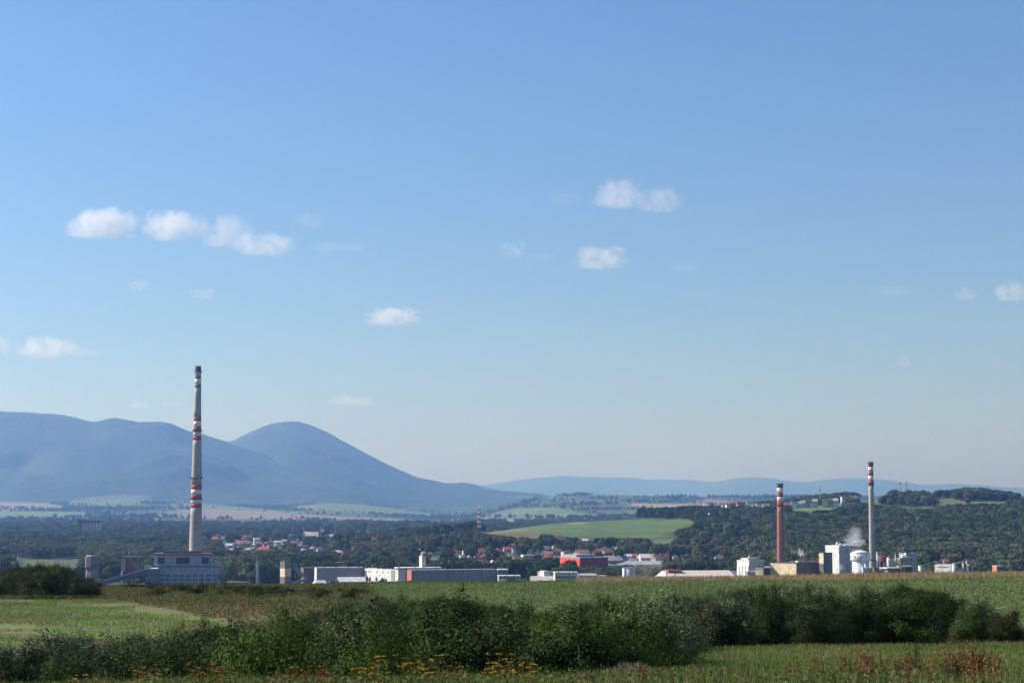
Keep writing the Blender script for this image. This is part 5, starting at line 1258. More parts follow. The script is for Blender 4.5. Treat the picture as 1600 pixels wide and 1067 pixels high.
# ------------------------------------------------------------------ foreground shrubs
def shrub_mesh(seed, mat, n=9000, leaf=.03, w=.62, nc=46, asp=.5):
    """unit shrub, 1 high, radius w; leaf size in shrub units"""
    g = np.random.default_rng(seed); Ps = []; Ns = []; tips = []
    for i in range(nc):
        el = math.asin(g.uniform(.02, 1)); a = g.uniform(0, 6.28); q = g.uniform(.62, 1.0) if i % 4 else g.uniform(.25, .6)
        lump = 1 + .16 * math.sin(3 * a + seed) + .10 * math.sin(5 * a + 2 * el + seed)
        c = np.array([math.cos(a) * math.cos(el) * w * q * lump, math.sin(a) * math.cos(el) * w * q * lump, .10 + math.sin(el) * .82 * q * (1 + g.uniform(-.08, .12))]); tips.append(c)
        m = n // nc; r = g.uniform(.06, .125); d = g.normal(size=(m, 3)) * r * np.array([1, 1, .75]); out = unit(c[None] - np.array([0, 0, .2]))
        Ps.append(c + d); Ns.append(unit(unit(d) * .8 + out * .9 + np.array([0, 0, .15]) + g.normal(size=(m, 3)) * .45))
        k = m // 16; t = g.uniform(0, .22, k)[:, None]     # a few leading shoots give an uneven outline
        Ps.append(c + out * t * .5 + np.array([0, 0, 1]) * t * .45 + g.normal(size=(k, 3)) * .012); Ns.append(unit(g.normal(size=(k, 3)) + np.array([0, 0, .6])))
    mi = 700; dd = unit(g.normal(size=(mi, 3))) * g.uniform(.15, .62, (mi, 1)) ** .6       # outsize inner leaves, added to block light and darken the core
    Pi = np.stack([dd[:, 0] * w * .85, dd[:, 1] * w * .85, np.abs(dd[:, 2]) * .8 + .04], 1); Ps.append(Pi); Ns.append(unit(g.normal(size=(mi, 3))))
    P_ = np.concatenate(Ps); Nn = np.concatenate(Ns); P_[:, 2] = np.maximum(P_[:, 2], .01); big = np.ones(len(P_)); big[-mi:] = 2.6
    V = leaves(P_, Nn, leaf * big * g.uniform(.6, 1.5, len(P_)), asp, g=g); me = npmesh('foliage', V, quads(len(V) // 4), mat)
    s = [((g.uniform(-.06, .06), g.uniform(-.06, .06), -.12), tuple(np.array(t) * .9), .013, .004) for t in tips[::2]]
    V, F = stem_tubes(s, 4); return me, npmesh('stem', V, F, WOODT)
SH = {}
for i, (k, spec) in enumerate({'dark green': (12000, .030, .62, 38, .5), 'bright green': (12000, .031, .62, 36, .38), 'grey green': (10500, .032, .60, 42, .55), 'olive': (11500, .029, .66, 42, .5)}.items()):
    SH[k] = [shrub_mesh(100 + 10 * i + j, SHR[k], *spec) for j in range(3)]
TOPL = [(-80, 1010), (0, 1006), (60, 996), (110, 985), (190, 984), (260, 975), (330, 965), (400, 960), (480, 946), (560, 934), (600, 927), (700, 919), (760, 928), (800, 944), (900, 934), (1000, 927), (1100, 917), (1200, 909), (1300, 906), (1450, 911), (1500, 930), (1560, 945), (1600, 953), (1700, 965)]
BOTR = [(1030, 1030), (1060, 1012), (1300, 1008), (1600, 1002), (1700, 999)]
def place_shrubs():
    pts = []; cell = {}; out = []
    def try_(px, Y, sp, hh):
        x, z = ground_at(px, Y); key = (int(x // sp), int(Y // sp))
        for dx in (-1, 0, 1):
            for dy in (-1, 0, 1):
                for (a, b) in cell.get((key[0] + dx, key[1] + dy), []):
                    if (a - x) ** 2 + (b - Y) ** 2 < sp * sp * .8: return None
        _, pt = proj(x, Y, z + hh); _, pb = proj(x, Y, z)
        return x, z, pt, pb, key
    cand = []
    for _ in range(16000):
        Y = math.sqrt(rng.uniform(44 ** 2, 150 ** 2)); px = rng.uniform(-70, 1680)
        cand.append((px, Y))
    cand.sort(key=lambda c: -c[1])
    for px, Y in cand:
        sp = 3.0 if Y < 95 else 3.4
        tl0 = np.interp(px, [p[0] for p in TOPL], [p[1] for p in TOPL]); x0_, z0_ = ground_at(px, Y)
        hm = float(CAM_Z + slope(tl0) * Y) - z0_          # tallest that keeps the thicket's outline
        cap = 3.7 if px > 1000 else 3.1; hh = min(hm, cap) * rng.uniform(.90 if px > 1470 else .72, 1.0) if hm > 1.5 else 0
        if hh > 2.2 and px < 1470 and rng.uniform() < .25: hh *= .75
        if hh < 1.35: continue
        r = try_(px, Y, sp, hh)
        if not r: continue
        x, z, pt, pb, key = r; tl = np.interp(px, [p[0] for p in TOPL], [p[1] for p in TOPL])
        if pt < tl - 1: continue
        if px > 1040 and pb > np.interp(px, [p[0] for p in BOTR], [p[1] for p in BOTR]) + 1: continue
        if 985 < px <= 1040 and Y < 60: continue
        cell.setdefault(key, []).append((x, Y)); out.append((px, Y, x, z, hh, pt))
    return out
SL = place_shrubs()
def shrub_kind(px, Y, pt):
    v = float(vnoise(px / 70., Y / 9., 5)) + rng.uniform(-.12, .12)
    if px > 1250 and pt > 940: return 'olive' if v < .35 else 'dark green'
    if px > 1040: return 'grey green' if v > (.48 if px < 1250 else .62) else 'dark green'
    if 620 < px < 900 and pt < 955: return 'bright green' if v > .35 else 'dark green'
    if px < 420: return 'grey green' if v > .62 else 'dark green' if v > .25 else 'bright green'
    return 'grey green' if v > .66 else 'bright green' if v > .33 else 'dark green'
ZN = [(60, 'at the left frame edge'), (130, 'below the mound'), (200, 'below the bunker tower'), (280, 'below the left half of the power station'), (350, 'below the right half of the power station'), (430, 'below the trees right of the power station'),
      (500, 'below the cream panelled tower'), (570, 'below the first long warehouse'), (640, 'below the white warehouse'), (710, 'below the slender white tower'), (790, 'below the right end of the longest warehouse'), (870, 'below the canteen'), (960, 'below the red hall'), (1050, 'below the pale silo'),
      (1150, 'below the beige roofed hall'), (1240, 'below the brick chimney'), (1340, 'below the white process building'), (1450, 'below the blank grey tower'), (1540, 'below the silo row'), (9999, 'at the right frame edge')]
def where(px, Y):
    b = ['nearest', 'second', 'third', 'fourth', 'fifth', 'rearmost'][int(np.clip((Y - 44) // 14, 0, 5))]
    return f'in the {b} row {next(n for m_, n in ZN if px < m_)}'
def put_shrub(x, y, z, h, kind, label, group, wscale=1.0, mesh=None):
    T = thing('shrub', label, 'shrub', (x, y, z), random.uniform(0, 6.28), group); T.scale = (h * wscale, h * wscale, h * 1.06)
    f, s = mesh or random.choice(SH[kind]); link('foliage', f, T); link('stem', s, T); return T
SL.sort(key=lambda q: -q[4] / q[1])
rest_ = SL[285:]
for (px, Y, x, z, hh, pt) in SL[:285]:
    k = shrub_kind(px, Y, pt); sz = 'low' if hh < 2.0 else 'tall' if hh > 2.5 else 'rounded'
    put_shrub(x, Y, z - .1, hh, k, f'{sz} {k} shrub {where(px, Y)}', 'shrubs of the foreground thicket', random.uniform(1.0, 1.3))
KK = list(SHR); SSRC = []
for k in KK: SSRC.append(next(o for o in COL.objects if o.parent and o.data == SH[k][0][0]) if any(o.data == SH[k][0][0] for o in COL.objects) else next(o for o in COL.objects if o.parent and o.name.startswith('foliage')))
if rest_: woods('thicket', np.array([(q[2], q[3] * 0 + q[1], q[3]) for q in rest_]), np.array([q[4] for q in rest_]), np.array([KK.index(shrub_kind(q[0], q[1], q[5])) for q in rest_]), SSRC, 'shrubs at the back of the foreground thicket')
pass
# mound of dark shrubs beyond the left field
ML = [(-40, 896), (0, 890), (35, 883), (60, 878), (92, 880), (120, 894), (140, 900), (160, 909), (190, 906), (215, 905), (235, 914)]
n = 0; cellm = []
for _ in range(900):
    Y = rng.uniform(178, 232); px = rng.uniform(-45, 238); x, z = ground_at(px, Y)
    if any((a - x) ** 2 + (b - Y) ** 2 < 9.5 for a, b in cellm): continue
    tl = np.interp(px, [p[0] for p in ML], [p[1] for p in ML]); zt_ = float(CAM_Z + slope(tl + rng.uniform(0, 5) + (232 - Y) * .22) * Y); hh = (zt_ - z) * 1.12
    if hh < 1.3 or hh > 5.2 or n >= 70: continue
    cellm.append((x, Y)); n += 1; k = 'olive' if rng.uniform() < .45 or px > 150 else 'dark green'
    put_shrub(x, Y, z - .1, hh, k, f'{"tall" if hh > 3.2 else "middling" if hh > 2.3 else "low"} {k} shrub {"at the foot" if Y < 190 else "halfway up" if Y < 208 else "at the back"} of the mound, {"at the frame edge" if px < 12 else "left of its crest" if px < 50 else "on its crest" if px < 100 else "right of its crest" if px < 150 else "on its low right tail"}', 'shrubs on the far mound', random.uniform(1.0, 1.3) * (2.6 / hh if hh < 2 else 1.1))
for px, py, Y, k, lb in ((253, 918, 185, 'dark green', 'small dark shrub among dry weeds below the power station'), (308, 920, 190, 'dark green', 'tiny dark shrub before the power station end'), (318, 909, 215, 'olive', 'olive bush on the rise before the power station end'), (205, 906, 215, 'olive', 'olive bush left of the conveyor annex foot'),
                         (548, 914, 172, 'dark green', 'lone dark shrub at the end of the dry weed belt'), (590, 925, 160, 'bright green', 'green shrub at the upper edge of the middle thicket'), (395, 925, 190, 'olive', 'olive shrub in the reddish weed belt'), (370, 916, 210, 'olive', 'pale olive shrub in the weed belt top'),
                         (455, 923, 185, 'olive', 'olive shrub in the middle of the weed belt'), (498, 925, 175, 'dark green', 'dark low shrub right in the weed belt'), (1395, 908, 130, 'dark green', 'dark spiky shrub poking above the right hedge')):
    x, z = ground_at(px, Y); hh = max(.8, float(CAM_Z + slope(py) * Y) - z); put_shrub(x, Y, z - .1, hh, k, lb, None, 1.1)

n = 0; cb = []
for _ in range(2500):                      # low bushes that break up the weed belt
    Y = rng.uniform(176, 246); px = rng.uniform(235, 575); x, z = ground_at(px, Y)
    if n >= 46 or any((a - x) ** 2 + (b - Y) ** 2 < 12 for a, b in cb): continue
    tl = 910 + (8 if px > 330 else 0) * (px - 330) / 250 ; hm = float(CAM_Z + slope(tl) * Y) - z; hh = min(hm, rng.uniform(.8, 1.9))
    if hh < .6: continue
    n += 1; cb.append((x, Y)); k = 'olive' if rng.uniform() < .6 else 'dark green' if rng.uniform() < .6 else 'bright green'
    put_shrub(x, Y, z - .1, hh, k, f'{"low" if hh < 1.1 else "knee high" if hh < 1.4 else "bigger"} {k} bush in the weed belt {"before the power station" if px < 345 else "just right of the power station" if px < 440 else "before the cream panelled tower" if px < 500 else "before the first long warehouse"}', 'bushes in the weed belt', random.uniform(1.3, 1.9))
# ------------------------------------------------------------------ ground cover
STRIP = [(-60, 1066), (140, 1058), (300, 1052), (600, 1052), (840, 1046), (1040, 1036), (1300, 1034), (1500, 1040), (1680, 1046)]
def strip_h(px, y, z): return CAM_Z + slope(np.interp(px, [p[0] for p in STRIP], [p[1] for p in STRIP])) * y - z
def blades(px0, px1, Y0, Y1, n, h0, h1, w, mask=None, bend=.35, g=rng, strip=False):
    y = np.sqrt(g.uniform(Y0 ** 2, Y1 ** 2, n)); px = g.uniform(px0, px1, n); x = (px - 800) / FPX / 1.0037 * y
    if mask is not None: k = mask(px, y, x); x, y, px = x[k], y[k], px[k]
    z = H(x, y); n = len(x); a = g.uniform(0, np.pi, n); hh = g.uniform(h0, h1, n); ww = w * g.uniform(.6, 1.4, n)
    if strip: hh = np.maximum(.12, strip_h(px, y, z) * g.uniform(.4, .98, n) * (.72 + .4 * fbm(x / .9, y / .9, 2, 88)))
    dx, dy = np.cos(a) * ww / 2, np.sin(a) * ww / 2; b = g.normal(size=(n, 2)) * (bend * hh)[:, None]
    V = np.stack([np.stack([x - dx, y - dy, z - .02], 1), np.stack([x + dx, y + dy, z - .02], 1), np.stack([x + dx * .35 + b[:, 0], y + dy * .35 + b[:, 1], z + hh], 1), np.stack([x - dx * .35 + b[:, 0], y - dy * .35 + b[:, 1], z + hh], 1)], 1).reshape(-1, 3)
    return V
def ground_leaves(px0, px1, Y0, Y1, n, h0, h1, size, mask=None, g=rng, up=.8, strip=False):
    y = np.sqrt(g.uniform(Y0 ** 2, Y1 ** 2, n)); px = g.uniform(px0, px1, n); x = (px - 800) / FPX / 1.0037 * y
    if mask is not None: k = mask(px, y, x); x, y, px = x[k], y[k], px[k]
    z = H(x, y); n = len(x); hz = g.uniform(h0, h1, n)
    if strip: hz = np.maximum(.05, strip_h(px, y, z) * g.uniform(.2, .95, n) * (.7 + .42 * fbm(x / .9, y / .9, 2, 89)))
    P_ = np.stack([x, y, z + hz], 1)
    nr = unit(g.normal(size=(n, 3)) * .6 + np.array([0, 0, up])); return leaves(P_, nr, size, .6, g=g)
def stuff(name, V, mat, label):
    o = link(name, npmesh(name, V, quads(len(V) // 4), mat)); tag(o, label, kind='stuff'); return o
G_GR = leaf_mat('green_grass', (.060, .105, .018), (.125, .175, .045), .6, .3, .25, 0)
G_DRY = leaf_mat('dry_grass', (.17, .115, .055), (.34, .25, .14), .7, .25, .25, 0)
G_RED = leaf_mat('reddish_weed', (.12, .066, .032), (.24, .15, .075), .7, .2, .25, 0)
G_OLV = leaf_mat('olive_weed', (.060, .074, .018), (.125, .135, .042), .7, .2, .2, 0)
G_CROP = leaf_mat('beet_leaf', (.100, .150, .045), (.185, .235, .095), .7, .2, .05, 0)
G_CLOV = leaf_mat('clover_leaf', (.080, .145, .025), (.150, .215, .050), .5, .3, .08, 0)
nm = lambda s, sc, sd, th: (lambda px, y, x: fbm(x / sc, y / sc, 3, sd) > th)
# weed belt behind the left field
wb = lambda px, y, x: (px < 600 - (y - 150) * .25) & (y > 174 - np.clip(px - 150, 0, 400) * .22)
stuff('dry_weeds', blades(-60, 610, 118, 262, 34000, .12, .42, .05, lambda p, y, x: wb(p, y, x) & (fbm(x / 7, y / 7, 3, 31) > .52)), G_DRY, 'pale dry weeds in the belt behind the left field')
stuff('reddish_weeds', blades(-60, 610, 118, 262, 24000, .15, .50, .06, lambda p, y, x: wb(p, y, x) & (fbm(x / 10, y / 7, 3, 32) > .53)), G_RED, 'reddish brown seeding weeds in the belt behind the left field')
stuff('green_weeds', ground_leaves(-60, 610, 118, 262, 150000, .02, .42, .15, lambda p, y, x: wb(p, y, x) & (fbm(x / 8, y / 8, 3, 33) > .36)), G_OLV, 'olive green weeds in the belt behind the left field')
# fields
band_ = lambda p, y, x: (p < 480) & (y < 172 - np.clip(p - 150, 0, 400) * .22)
stuff('clover', ground_leaves(-60, 420, 103, 174, 60000, .02, .16, .10, lambda p, y, x: band_(p, y, x) & (np.sin((y + 1.3 * x) * .24 + 5 * fbm(x / 30, y / 30, 2, 3)) * .8 + fbm(x / 4, y / 4, 2, 34) * 2.2 > .55)), G_CLOV, 'low clover in lighter and darker bands on the left field')
stuff('stubble', blades(-60, 420, 103, 174, 26000, .05, .2, .04, lambda p, y, x: band_(p, y, x) & (fbm(x / 9, y / 4, 3, 35) > .48)), G_DRY, 'dry stubble patches on the left field')
stuff('beet_crop', ground_leaves(560, 1680, 112, 250, 230000, .06, .36, .16, lambda p, y, x: (p > 600 - (y - 140) * .3) & (y < np.where(p > 950, 240, 258)), up=.6), G_CROP, 'low leafy green crop covering the wide field')
stuff('field_margin', blades(900, 1700, 232, 262, 36000, .25, .8, .07), G_DRY, 'pinkish dry grass margin along the far edge of the crop field')
stuff('margin_green', blades(560, 1000, 244, 262, 9000, .2, .5, .07), G_GR, 'green grass margin at the far edge of the crop field')
# lower right meadow
rm = lambda p, y, x: (p > 985) & (y < 99)
stuff('meadow_grass', blades(980, 1690, 44, 98, 90000, .04, .16, .022, rm), G_GR, 'short green meadow grass at lower right')
stuff('dry_meadow_grass', blades(980, 1690, 50, 98, 22000, .04, .22, .022, lambda p, y, x: rm(p, y, x) & ((fbm(x / 6, y / 4, 3, 36) > .64) | (y > 88 + 4 * fbm(x / 2, y / 2, 2, 8)))), G_DRY, 'dry straw coloured grass in the lower right meadow and at the hedge foot')
# tall herbs along the bottom
fr = lambda p, y, x: (fbm(x / 1.3, y / 1.3, 3, 37) > .36)
stuff('tall_grass', blades(-60, 1680, 17, 46, 90000, .3, .85, .012, fr, .22, strip=True), G_GR, 'tall green grass along the bottom edge')
stuff('dry_tall_grass', blades(-60, 1680, 17, 46, 45000, .35, .95, .009, lambda p, y, x: (fbm(x / 2, y / 2, 3, 38) > .52), .2, strip=True), G_DRY, 'thin dry grass stalks along the bottom edge')
stuff('herb_leaves', ground_leaves(-60, 1680, 17, 48, 150000, .05, .78, .05, lambda p, y, x: (fbm(x / 1.6, y / 1.6, 3, 39) > .42), up=.3, strip=True), G_OLV, 'olive leafy herbs along the bottom edge')
stuff('low_undergrowth', ground_leaves(-60, 1060, 42, 70, 60000, .05, .6, .10, up=.4), SHR['dark green'], 'dark undergrowth between the front shrubs')

# ------------------------------------------------------------------ herbs one can pick out along the bottom
FL_Y = leaf_mat('yellow_flower', (.42, .22, .02), (.70, .40, .04), .6, .2, 5, .1)
FL_O = leaf_mat('orange_brown_flower', (.26, .11, .02), (.46, .22, .03), .6, .2, 5, .2)
SEED = leaf_mat('rusty_seed_head', (.14, .062, .025), (.27, .135, .055), .7, .15, 4, .25)
PALE_ = leaf_mat('bleached_stalk', (.30, .24, .15), (.50, .42, .28), .8, .1, 4, .1)
def herb(seed, stems, leafm, headm, head, hs=1.0):
    g = np.random.default_rng(seed); seg = []; lp = []; ln = []; hp = []; hn = []
    for i in range(stems):
        a = g.uniform(0, 6.28); b0 = np.array([math.cos(a), math.sin(a), 0]) * g.uniform(0, .10); h = g.uniform(.5, 1.0); lean = np.array([math.cos(a), math.sin(a), 0]) * g.uniform(.02, .22)
        mid = b0 + lean * .4 + np.array([0, 0, h * .55]); top = b0 + lean + np.array([0, 0, h])
        seg += [(b0 - np.array([0, 0, .06]), mid, .006, .004), (mid, top, .004, .0025)]
        for j in range(30):
            t = g.uniform(.12, .92); c = b0 + (top - b0) * t; d = g.uniform(.02, .10) * (1.1 - t * .6); aa = g.uniform(0, 6.28)
            lp.append(c + np.array([math.cos(aa) * d, math.sin(aa) * d, g.uniform(-.02, .03)])); ln.append(g.normal(size=3) * .6 + np.array([0, 0, .7]))
        if head == 'corymb':
            for j in range(9):
                rr = .045 * math.sqrt(g.uniform()); aa = g.uniform(0, 6.28); c = top + np.array([rr * math.cos(aa), rr * math.sin(aa), .012 - rr * .25 + g.uniform(-.008, .008)])
                seg.append((top - np.array([0, 0, .06]), c, .0015, .001)); hp += [c, c + np.array([0, 0, .004])]; hn += [np.array([0, 0, 1.]) + g.normal(size=3) * .25] * 2
        elif head == 'spike':
            for j in range(70):
                t = g.uniform(.55, 1.04); c = b0 + (top - b0) * t; d = .035 * (1.25 - t); hp.append(c + g.normal(size=3) * np.array([d, d, .012])); hn.append(g.normal(size=3))
    V, F = stem_tubes(seg, 3); st = npmesh('stem', V, F, headm if head == 'bare' else leafm)
    lf = None
    if head != 'bare':
        V = leaves(np.array(lp), unit(np.array(ln)), .055, .42, g=g); lf = npmesh('leaf', V, quads(len(V) // 4), leafm)
    hd = None
    if hp:
        V = leaves(np.array(hp), unit(np.array(hn)), .026 if head == 'corymb' else .022, .95, g=g); hd = npmesh('flower_head' if head == 'corymb' else 'seed_head', V, quads(len(V) // 4), headm)
    return st, lf, hd
HERB = {'yellow': [herb(300 + i, 14, G_OLV, FL_Y, 'corymb') for i in range(3)], 'orange': [herb(310 + i, 13, G_OLV, FL_O, 'corymb') for i in range(3)],
        'rusty': [herb(320 + i, 12, G_RED, SEED, 'spike') for i in range(3)], 'green': [herb(330 + i, 9, SHR['olive'], SEED, 'leafy') for i in range(2)]}
def bare(seed):
    g = np.random.default_rng(seed); seg = []
    def grow(p, d, l, r, k):
        q = p + d * l; seg.append((p, q, r, r * .7))
        if k: 
            for _ in range(3): grow(q, unit((d + g.normal(size=3) * .42 + np.array([0, 0, .12]))[None])[0], l * .72, r * .62, k - 1)
    for i in range(7): a = g.uniform(0, 6.28); grow(np.array([0, 0, -.05]), unit(np.array([[math.cos(a) * .35, math.sin(a) * .35, 1.]]))[0], .33, .012, 4)
    V, F = stem_tubes(seg, 3); return npmesh('branch', V, F, PALE_)
def put_herb(px, Y, h, kind, label, group, w=1.0):
    x, z = ground_at(px, Y); T = thing('weed_plant' if kind in ('rusty', 'green') else 'flowering_plant', label, 'plant', (x, Y, z), random.uniform(0, 6.28), group); T.scale = (h * w, h * w, h)
    st, lf, hd = random.choice(HERB[kind]); link('stem', st, T)
    if lf: link('leaf', lf, T)
    if hd: link('flower_head' if kind in ('yellow', 'orange') else 'seed_head', hd, T)
def row_py(px, py, Y):  # height of a plant whose top shows at row py
    x, z = ground_at(px, Y); return float(CAM_Z + slope(py) * Y) - z
clus = [(140, 225, 1046, 1062, 'yellow', 11, 'left most yellow flower patch at the bottom edge'), (305, 345, 1040, 1056, 'orange', 5, 'small orange flower patch right of the yellow one'), (350, 400, 1038, 1056, 'orange', 7, 'orange brown flower patch before the front shrubs'),
        (445, 530, 1036, 1062, 'orange', 10, 'wide orange brown flower patch left of centre'), (585, 612, 1043, 1060, 'yellow', 5, 'bright orange yellow patch left of centre'), (600, 650, 1029, 1050, 'yellow', 9, 'tall yellow flower patch near bottom centre'), (655, 700, 1036, 1052, 'yellow', 6, 'yellow flower patch with a bright pair of heads'),
        (700, 780, 1045, 1062, 'orange', 7, 'thin orange patch right of the bright pair'), (782, 832, 1024, 1052, 'yellow', 10, 'tall golden flower patch right of bottom centre')]
for a, b, t0, t1, kind, n, lb in clus:
    for i in range(n):
        px = rng.uniform(a - 28, b + 28); Y = rng.uniform(24, 40); h = row_py(px, rng.uniform(t0 - 6, t1 + 10), Y)
        put_herb(px, Y, max(.5, h), kind, f'{["short", "tall"][int(h > 1.0)]} stem cluster in the {lb}', lb, 1.0)
for a, b, t0, t1, n, lb in ((1270, 1340, 1018, 1045, 9, 'rust brown weed patch before the meadow'), (1340, 1420, 1008, 1035, 12, 'tall rust brown weed patch in the middle of the meadow'), (1420, 1490, 1010, 1040, 11, 'red brown weed patch left of the dark bush'), (1490, 1530, 1000, 1025, 6, 'orange brown weeds behind the dark bush'), (1050, 1270, 1035, 1062, 16, 'scattered rusty weeds before the meadow'), (850, 1050, 1040, 1062, 12, 'scattered brown weeds right of the golden flowers'), (400, 600, 1050, 1064, 8, 'brown weeds between the orange flower patches')):
    for i in range(n):
        px = rng.uniform(a - 10, b + 10); Y = rng.uniform(24, 40); h = row_py(px, rng.uniform(t0 - 8, t1 + 8), Y)
        put_herb(px, Y, max(.5, h), 'rusty', f'{["short", "tall"][int(h > 1.0)]} seeding weed in the {lb}', lb, 1.1)
for a, b, t0, t1, n in ((1040, 1280, 1030, 1055, 26), (1540, 1640, 1040, 1062, 12), (0, 140, 1050, 1064, 12), (840, 1040, 1035, 1060, 20), (225, 310, 1045, 1062, 8)):
    for i in range(n):
        px = rng.uniform(a, b); Y = rng.uniform(26, 40); h = row_py(px, rng.uniform(t0, t1), Y)
        put_herb(px, Y, max(.5, h), 'green', f'leafy green herb along the bottom edge {"left" if px < 400 else "centre" if px < 1041 else "before the meadow" if px < 1300 else "at the right corner"}', 'leafy herbs along the bottom edge', 1.0)
for px, py, Y, lb in ((985, 1003, 34, 'bleached bare branching shrub before the front thicket'), (1008, 1022, 31, 'smaller bleached bare stalks right of the bigger bare shrub'), (968, 1030, 30, 'low bleached stalks left of the bare shrub'), (545, 1046, 29, 'pale feathery dead stalks left of bottom centre')):
    x, z = ground_at(px, Y); h = row_py(px, py, Y); T = thing('dead_shrub', lb, 'shrub', (x, Y, z), 0); T.scale = (h * .75, h * .75, h * .85); link('branch', bare(int(px)), T)
for px, py, Y, w, k, lb in ((1512, 1001, 30, .55, 'dark green', 'dark upright bush before the lower right meadow'), (1478, 1030, 29, .6, 'olive', 'low dark bush left of the dark upright one'), (1425, 996, 36, .22, 'olive', 'single tall leafy stalk rising before the dark hedge'), (1392, 1035, 29, .7, 'olive', 'low olive bush under the rust brown weeds'), (1300, 1046, 28, .8, 'olive', 'low olive bush at the left of the rust brown weeds')):
    x, z = ground_at(px, Y); h = row_py(px, py, Y); put_shrub(x, Y, z - .05, h, k, lb, None, w)

# ------------------------------------------------------------------ clouds and steam
def vol_mat(name, col, dens, scale, lo, hi, detail=5, aniso=.0, soft=1.0, dist=.6, flat=False):
    m = bpy.data.materials.new(name); m.use_nodes = True; nt = m.node_tree; nt.nodes.remove(nt.nodes['Principled BSDF']); L = nt.links.new
    v = N(nt, 'ShaderNodeVolumePrincipled'); v.inputs['Color'].default_value = (*col, 1); v.inputs['Anisotropy'].default_value = aniso
    v.inputs['Absorption Color'].default_value = (1, 1, 1, 1)
    tc = N(nt, 'ShaderNodeTexCoord'); oi = N(nt, 'ShaderNodeObjectInfo')
    of = N(nt, 'ShaderNodeVectorMath', operation='SCALE'); of.inputs[0].default_value = (37, 11, 23); L(oi.outputs['Random'], of.inputs['Scale'])
    # object space runs -1..1 on each axis; stretch it back so puffs stay round
    sc = N(nt, 'ShaderNodeVectorMath', operation='MULTIPLY'); L(tc.outputs['Object'], sc.inputs[0]); sc.inputs[1].default_value = (1.9, 1.6, 1.0)
    ad = N(nt, 'ShaderNodeVectorMath', operation='ADD'); L(sc.outputs[0], ad.inputs[0]); L(of.outputs[0], ad.inputs[1])
    n1 = N(nt, 'ShaderNodeTexNoise'); n1.inputs['Scale'].default_value = scale; n1.inputs['Detail'].default_value = detail; n1.inputs['Roughness'].default_value = .58; n1.inputs['Distortion'].default_value = dist
    L(ad.outputs[0], n1.inputs['Vector'])
    ln = N(nt, 'ShaderNodeVectorMath', operation='LENGTH'); L(tc.outputs['Object'], ln.inputs[0])
    fo = N(nt, 'ShaderNodeMapRange'); fo.interpolation_type = 'SMOOTHSTEP'; fo.inputs[1].default_value = .30; fo.inputs[2].default_value = 1.0; fo.inputs[3].default_value = -.36; fo.inputs[4].default_value = -1.25
    L(ln.outputs['Value'], fo.inputs[0])
    s0 = N(nt, 'ShaderNodeMath', operation='MULTIPLY_ADD'); L(n1.outputs[0], s0.inputs[0]); s0.inputs[1].default_value = 2.1; L(fo.outputs[0], s0.inputs[2])
    sx = N(nt, 'ShaderNodeSeparateXYZ'); L(tc.outputs['Object'], sx.inputs[0])
    fb = N(nt, 'ShaderNodeMapRange'); fb.inputs[1].default_value = -.65; fb.inputs[2].default_value = -.30; fb.inputs[3].default_value = -.55 if flat else 0; fb.inputs[4].default_value = 0; L(sx.outputs[2], fb.inputs[0])
    s = N(nt, 'ShaderNodeMath', operation='ADD'); L(s0.outputs[0], s.inputs[0]); L(fb.outputs[0], s.inputs[1])
    r = N(nt, 'ShaderNodeMapRange'); r.inputs[1].default_value = lo; r.inputs[2].default_value = hi; r.inputs[3].default_value = 0; r.inputs[4].default_value = dens
    L(s.outputs[0], r.inputs[0])
    mu = N(nt, 'ShaderNodeMath', operation='MULTIPLY'); L(r.outputs[0], mu.inputs[0]); L(oi.outputs['Alpha'], mu.inputs[1])
    L(mu.outputs[0], v.inputs['Density']); L(v.outputs[0], nt.nodes['Material Output'].inputs['Volume'])
    return m
def sphere(name, mat):
    bm = bmesh.new(); bmesh.ops.create_icosphere(bm, subdivisions=3, radius=1.0); me = bpy.data.meshes.new(name); bm.to_mesh(me); bm.free(); me.materials.append(mat); return me
CM = sphere('cloud', vol_mat('cloud_vapour', (.95, .885, .90), .0085, 2.1, .42, .84, detail=8, aniso=.1, flat=True))
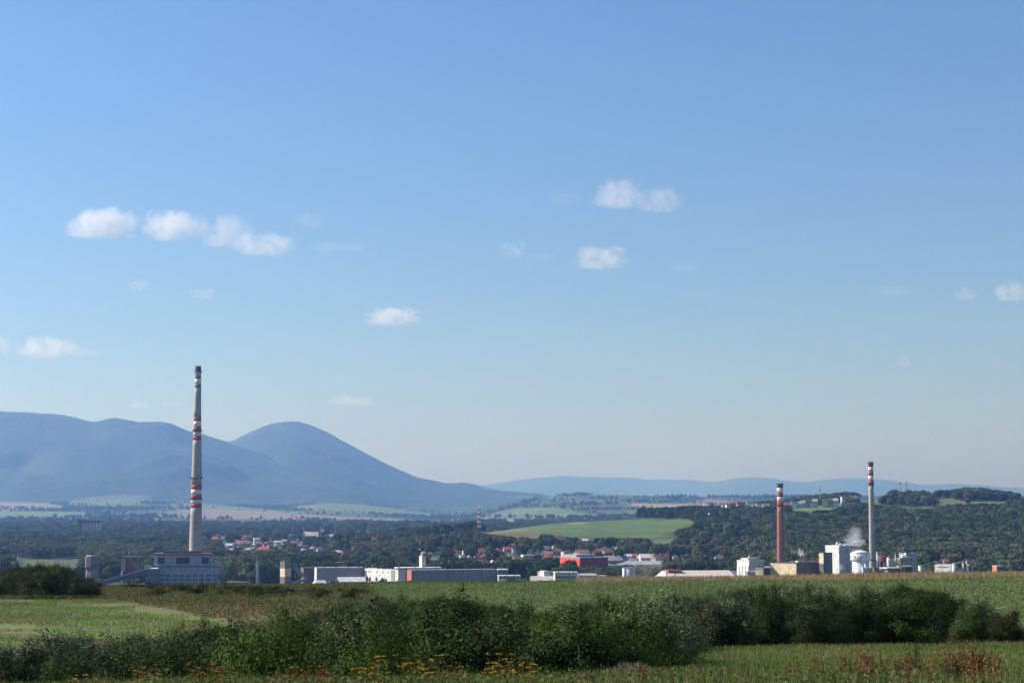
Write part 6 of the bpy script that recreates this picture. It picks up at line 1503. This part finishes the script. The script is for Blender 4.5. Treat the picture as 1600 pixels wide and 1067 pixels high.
CL = [(160, 353, 138, 66, 1.0, 'largest puffy white cloud at upper left'), (270, 357, 128, 62, 1.0, 'puffy white cloud right of the largest one'), (354, 366, 104, 66, .5, 'fainter cloud trailing right of the two puffy ones'), (412, 385, 124, 50, .5, 'ragged end of the cloud row on the left'),
      (485, 346, 66, 34, .16, 'faint wisp above the ragged cloud end'), (515, 388, 90, 26, .10, 'very thin veil right of the ragged cloud end'), (558, 388, 36, 24, .2, 'tiny pink wisp right of the cloud row'), (215, 447, 44, 24, .30, 'small faint cloud below the largest one'), (318, 460, 56, 22, .28, 'small flat cloud below the cloud row'),
      (76, 546, 124, 46, .5, 'low cloud near the left frame edge'), (2, 541, 46, 44, .4, 'cloud cut by the left frame edge'), (130, 552, 70, 22, .14, 'thin tail right of the low left cloud'), (615, 497, 104, 38, .85, 'small bright cloud above picture centre left'), (218, 633, 50, 20, .22, 'faint flat cloud above the left mountain'), (272, 630, 44, 16, .2, 'second faint flat cloud left of the tall chimney top'), (548, 627, 96, 24, .16, 'faint long cloud over the cone mountain'),
      (965, 307, 96, 62, .75, 'bright topped cloud high right of centre'), (1030, 316, 90, 54, .5, 'ragged cloud joined right of the bright topped one'), (880, 312, 70, 32, .12, 'faint wisp left of the bright topped cloud'), (803, 391, 62, 34, .25, 'small faint cloud at picture centre'), (850, 402, 50, 22, .10, 'hardly visible wisp right of the small centre cloud'), (940, 405, 108, 48, .6, 'oval pale cloud below the bright topped one'), (1068, 417, 54, 28, .12, 'hardly visible wisp right of the oval cloud'),
      (1510, 461, 52, 28, .32, 'small pink cloud near the right edge'), (1582, 459, 84, 40, .45, 'cloud cut by the right frame edge'), (1411, 565, 30, 24, .3, 'tiny lone wisp above the right ridge'), (1395, 456, 84, 22, .08, 'thin veil left of the small pink cloud')]
for (cx, cyy, w, h, a, lb) in CL:
    m = float(slope(cyy + h / 2)); Y = 1550 / m
    p = at(cx, cyy, Y); o = link('cloud', CM, None, p, random.uniform(-.15, .15), (w / 2 * 1.5 * Y / FPX, w / 2 * .9 * Y / FPX, h / 2 * 1.6 * Y / FPX))
    tag(o, lb, 'cloud', 'small clouds over the valley'); o.color = (1, 1, 1, a)
SM = sphere('steam', vol_mat('steam_vapour', (.98, .98, .98), .45, 1.5, .50, 1.0, aniso=.1))
DM = sphere('dust', vol_mat('dust_vapour', (.92, .88, .84), .010, 1.2, .35, .95, aniso=.1))
for name, me, cx, cyy, w, h, Y, a, lb, rx in (('steam_plume', SM, 1333, 838, 52, 36, 1450, .30, 'grey white steam drifting right off the process building roof', .5), ('steam_plume', SM, 1342, 848, 40, 16, 1440, .5, 'denser white steam low between roof and slender chimney', .1),
        ('steam_plume', SM, 1251, 863, 17, 20, 1392, 1.0, 'small round white steam puff on the cream factory roof', 0), ('steam_plume', SM, 1312, 886, 26, 22, 1400, .35, 'thin steam between the cream factory and domed tank', 0),
        ('dust_cloud', DM, 1012, 884, 84, 44, 1425, 1.0, 'dust cloud hanging right of the pale silo', 0), ('dust_cloud', DM, 1000, 900, 60, 18, 1410, 1.0, 'denser dust low around the domed store', 0)):
    p = at(cx, cyy, Y); o = link(name, me, None, p, 0, (w / 2 * 1.25 * Y / FPX, w / 2 * .7 * Y / FPX, h / 2 * 1.3 * Y / FPX)); o.rotation_euler = (0, -rx, 0)
    tag(o, lb, 'steam' if 'steam' in name else 'dust'); o.color = (1, 1, 1, a)
